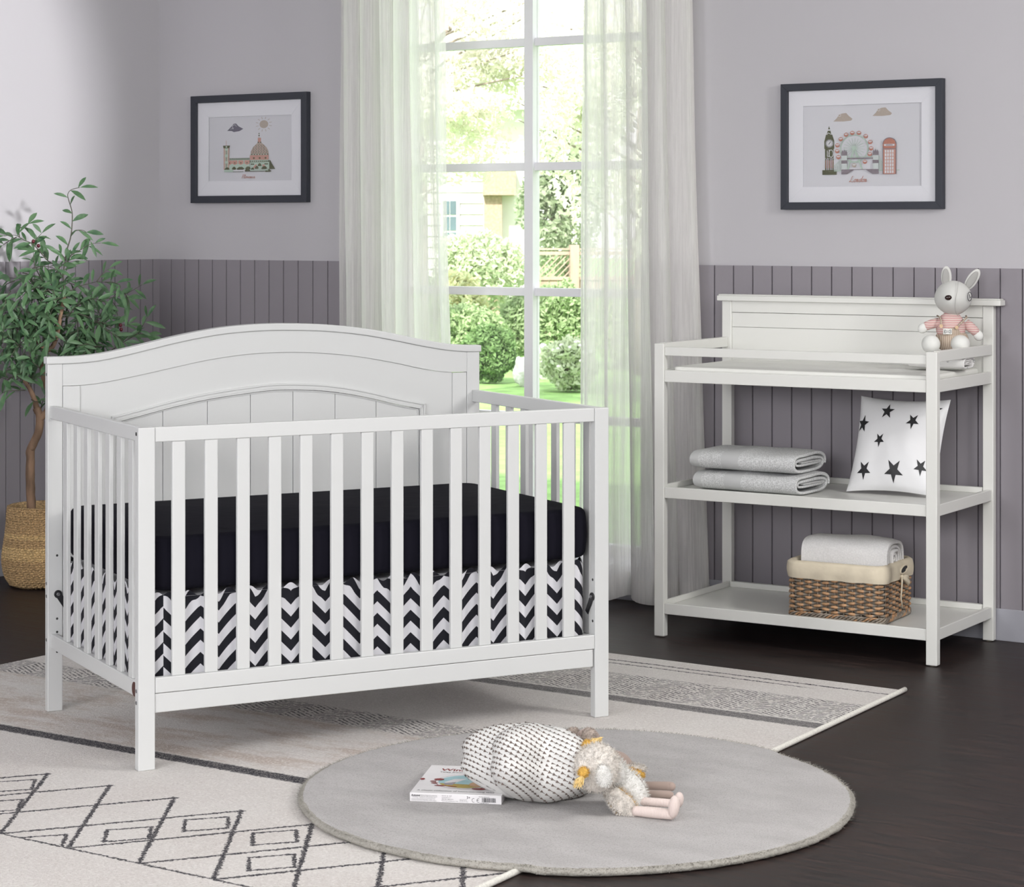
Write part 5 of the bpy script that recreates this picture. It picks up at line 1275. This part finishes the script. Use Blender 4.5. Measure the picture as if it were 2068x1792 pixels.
# ------------------------------------------------------------------ light
wd = bpy.data.worlds.new('sky'); SC.world = wd; wd.use_nodes = True; nt = wd.node_tree; nt.nodes.clear()
wo = nt.nodes.new('ShaderNodeOutputWorld'); bg = nt.nodes.new('ShaderNodeBackground'); tcn = nt.nodes.new('ShaderNodeTexCoord'); sx_ = nt.nodes.new('ShaderNodeSeparateXYZ'); rmp = nt.nodes.new('ShaderNodeValToRGB')
nt.links.new(tcn.outputs['Generated'], sx_.inputs[0]); nt.links.new(sx_.outputs[2], rmp.inputs[0]); nt.links.new(rmp.outputs[0], bg.inputs[0]); nt.links.new(bg.outputs[0], wo.inputs[0])
rmp.color_ramp.elements[0].position = 0; rmp.color_ramp.elements[0].color = (1,.99,.97,1); rmp.color_ramp.elements[1].position = 1; rmp.color_ramp.elements[1].color = (.82,.90,1,1)
bg.inputs[1].default_value = 2.6
def area(name, loc, to, size, power, col=(1,1,1), sy=None):
    l_ = bpy.data.lights.new(name, 'AREA'); l_.shape = 'RECTANGLE'; l_.size = size; l_.size_y = sy or size; l_.energy = power; l_.color = col
    o = bpy.data.objects.new(name, l_); COL.objects.link(o); o.location = loc; o.rotation_euler = (Vector(to)-Vector(loc)).to_track_quat('-Z', 'Y').to_euler(); return o
area('softbox_key', (6.7,-1.6,2.35), (3.0,-2.2,.6), .6, 62, (1,.985,.96), .8)
area('fill_front', (6.0,-9.5,1.9), (2.6,-.8,.6), 3.0, 228, (.98,.98,1), 1.6)  # unseen fill light added to raise the room's overall brightness
area('fill_left', (2.9,-7.6,2.0), (.6,-.3,1.0), 1.2, 108, (.98,.98,1), 1.2)  # added fill for the dim back-left walls, no known lamp there
area('fill_top', (5.0,-3.6,2.86), (4.4,-3.2,0), 1.3, 36, (1,.99,.97), 1.3)  # made-up overhead fill that lifts the floor, rugs and shelf tops
area('fill_right', (8.0,-4.6,1.5), (0,-1.6,1.1), 2.2, 78, (1,.985,.97), 1.7)  # extra light added on the right to brighten the left wall
sn = bpy.data.lights.new('sun', 'SUN'); sn.energy = 9.5; sn.angle = .03; sn.color = (1,.97,.9); so = bpy.data.objects.new('sun', sn); COL.objects.link(so); so.location = (2,-3,8); so.rotation_euler = Vector((-.25,.80,-.72)).to_track_quat('-Z', 'Y').to_euler()
sp_ = bpy.data.lights.new('wall_patch_spot', 'SPOT'); sp_.energy = 2150; sp_.spot_size = radians(22.5); sp_.spot_blend = .22; sp_.shadow_soft_size = .20; sp_.color = (1,.99,1)  # unseen spot added to throw the bright patch on the left wall
SL = Vector((6.8,-2.6,2.8)); spo = bpy.data.objects.new('wall_patch_spot', sp_); COL.objects.link(spo); spo.location = SL; spo.rotation_euler = (Vector((0,-1.75,1.92))-SL).to_track_quat('-Z', 'Y').to_euler()

# ------------------------------------------------------------------ camera and view
cd = bpy.data.cameras.new('camera'); cam = bpy.data.objects.new('camera', cd); COL.objects.link(cam); SC.camera = cam
cam.location = (CAM.x, CAM.y, H); cam.rotation_euler = (pi/2, 0, YAW)
cd.sensor_width = 36; cd.lens = F/2068*36; cd.shift_y = -(896-HY)/2068; cd.clip_end = 300
cd.dof.use_dof = True; cd.dof.focus_distance = 6.9; cd.dof.aperture_fstop = 16
SC.view_settings.view_transform = 'Standard'; SC.view_settings.look = 'None'; SC.view_settings.gamma = 1; SC.view_settings.use_curve_mapping = False; SC.view_settings.exposure = -0.12
SC.cycles.use_denoising = True; SC.cycles.max_bounces = 10; SC.cycles.transparent_max_bounces = 24; SC.cycles.caustics_reflective = False; SC.cycles.caustics_refractive = False; SC.cycles.sample_clamp_indirect = 6
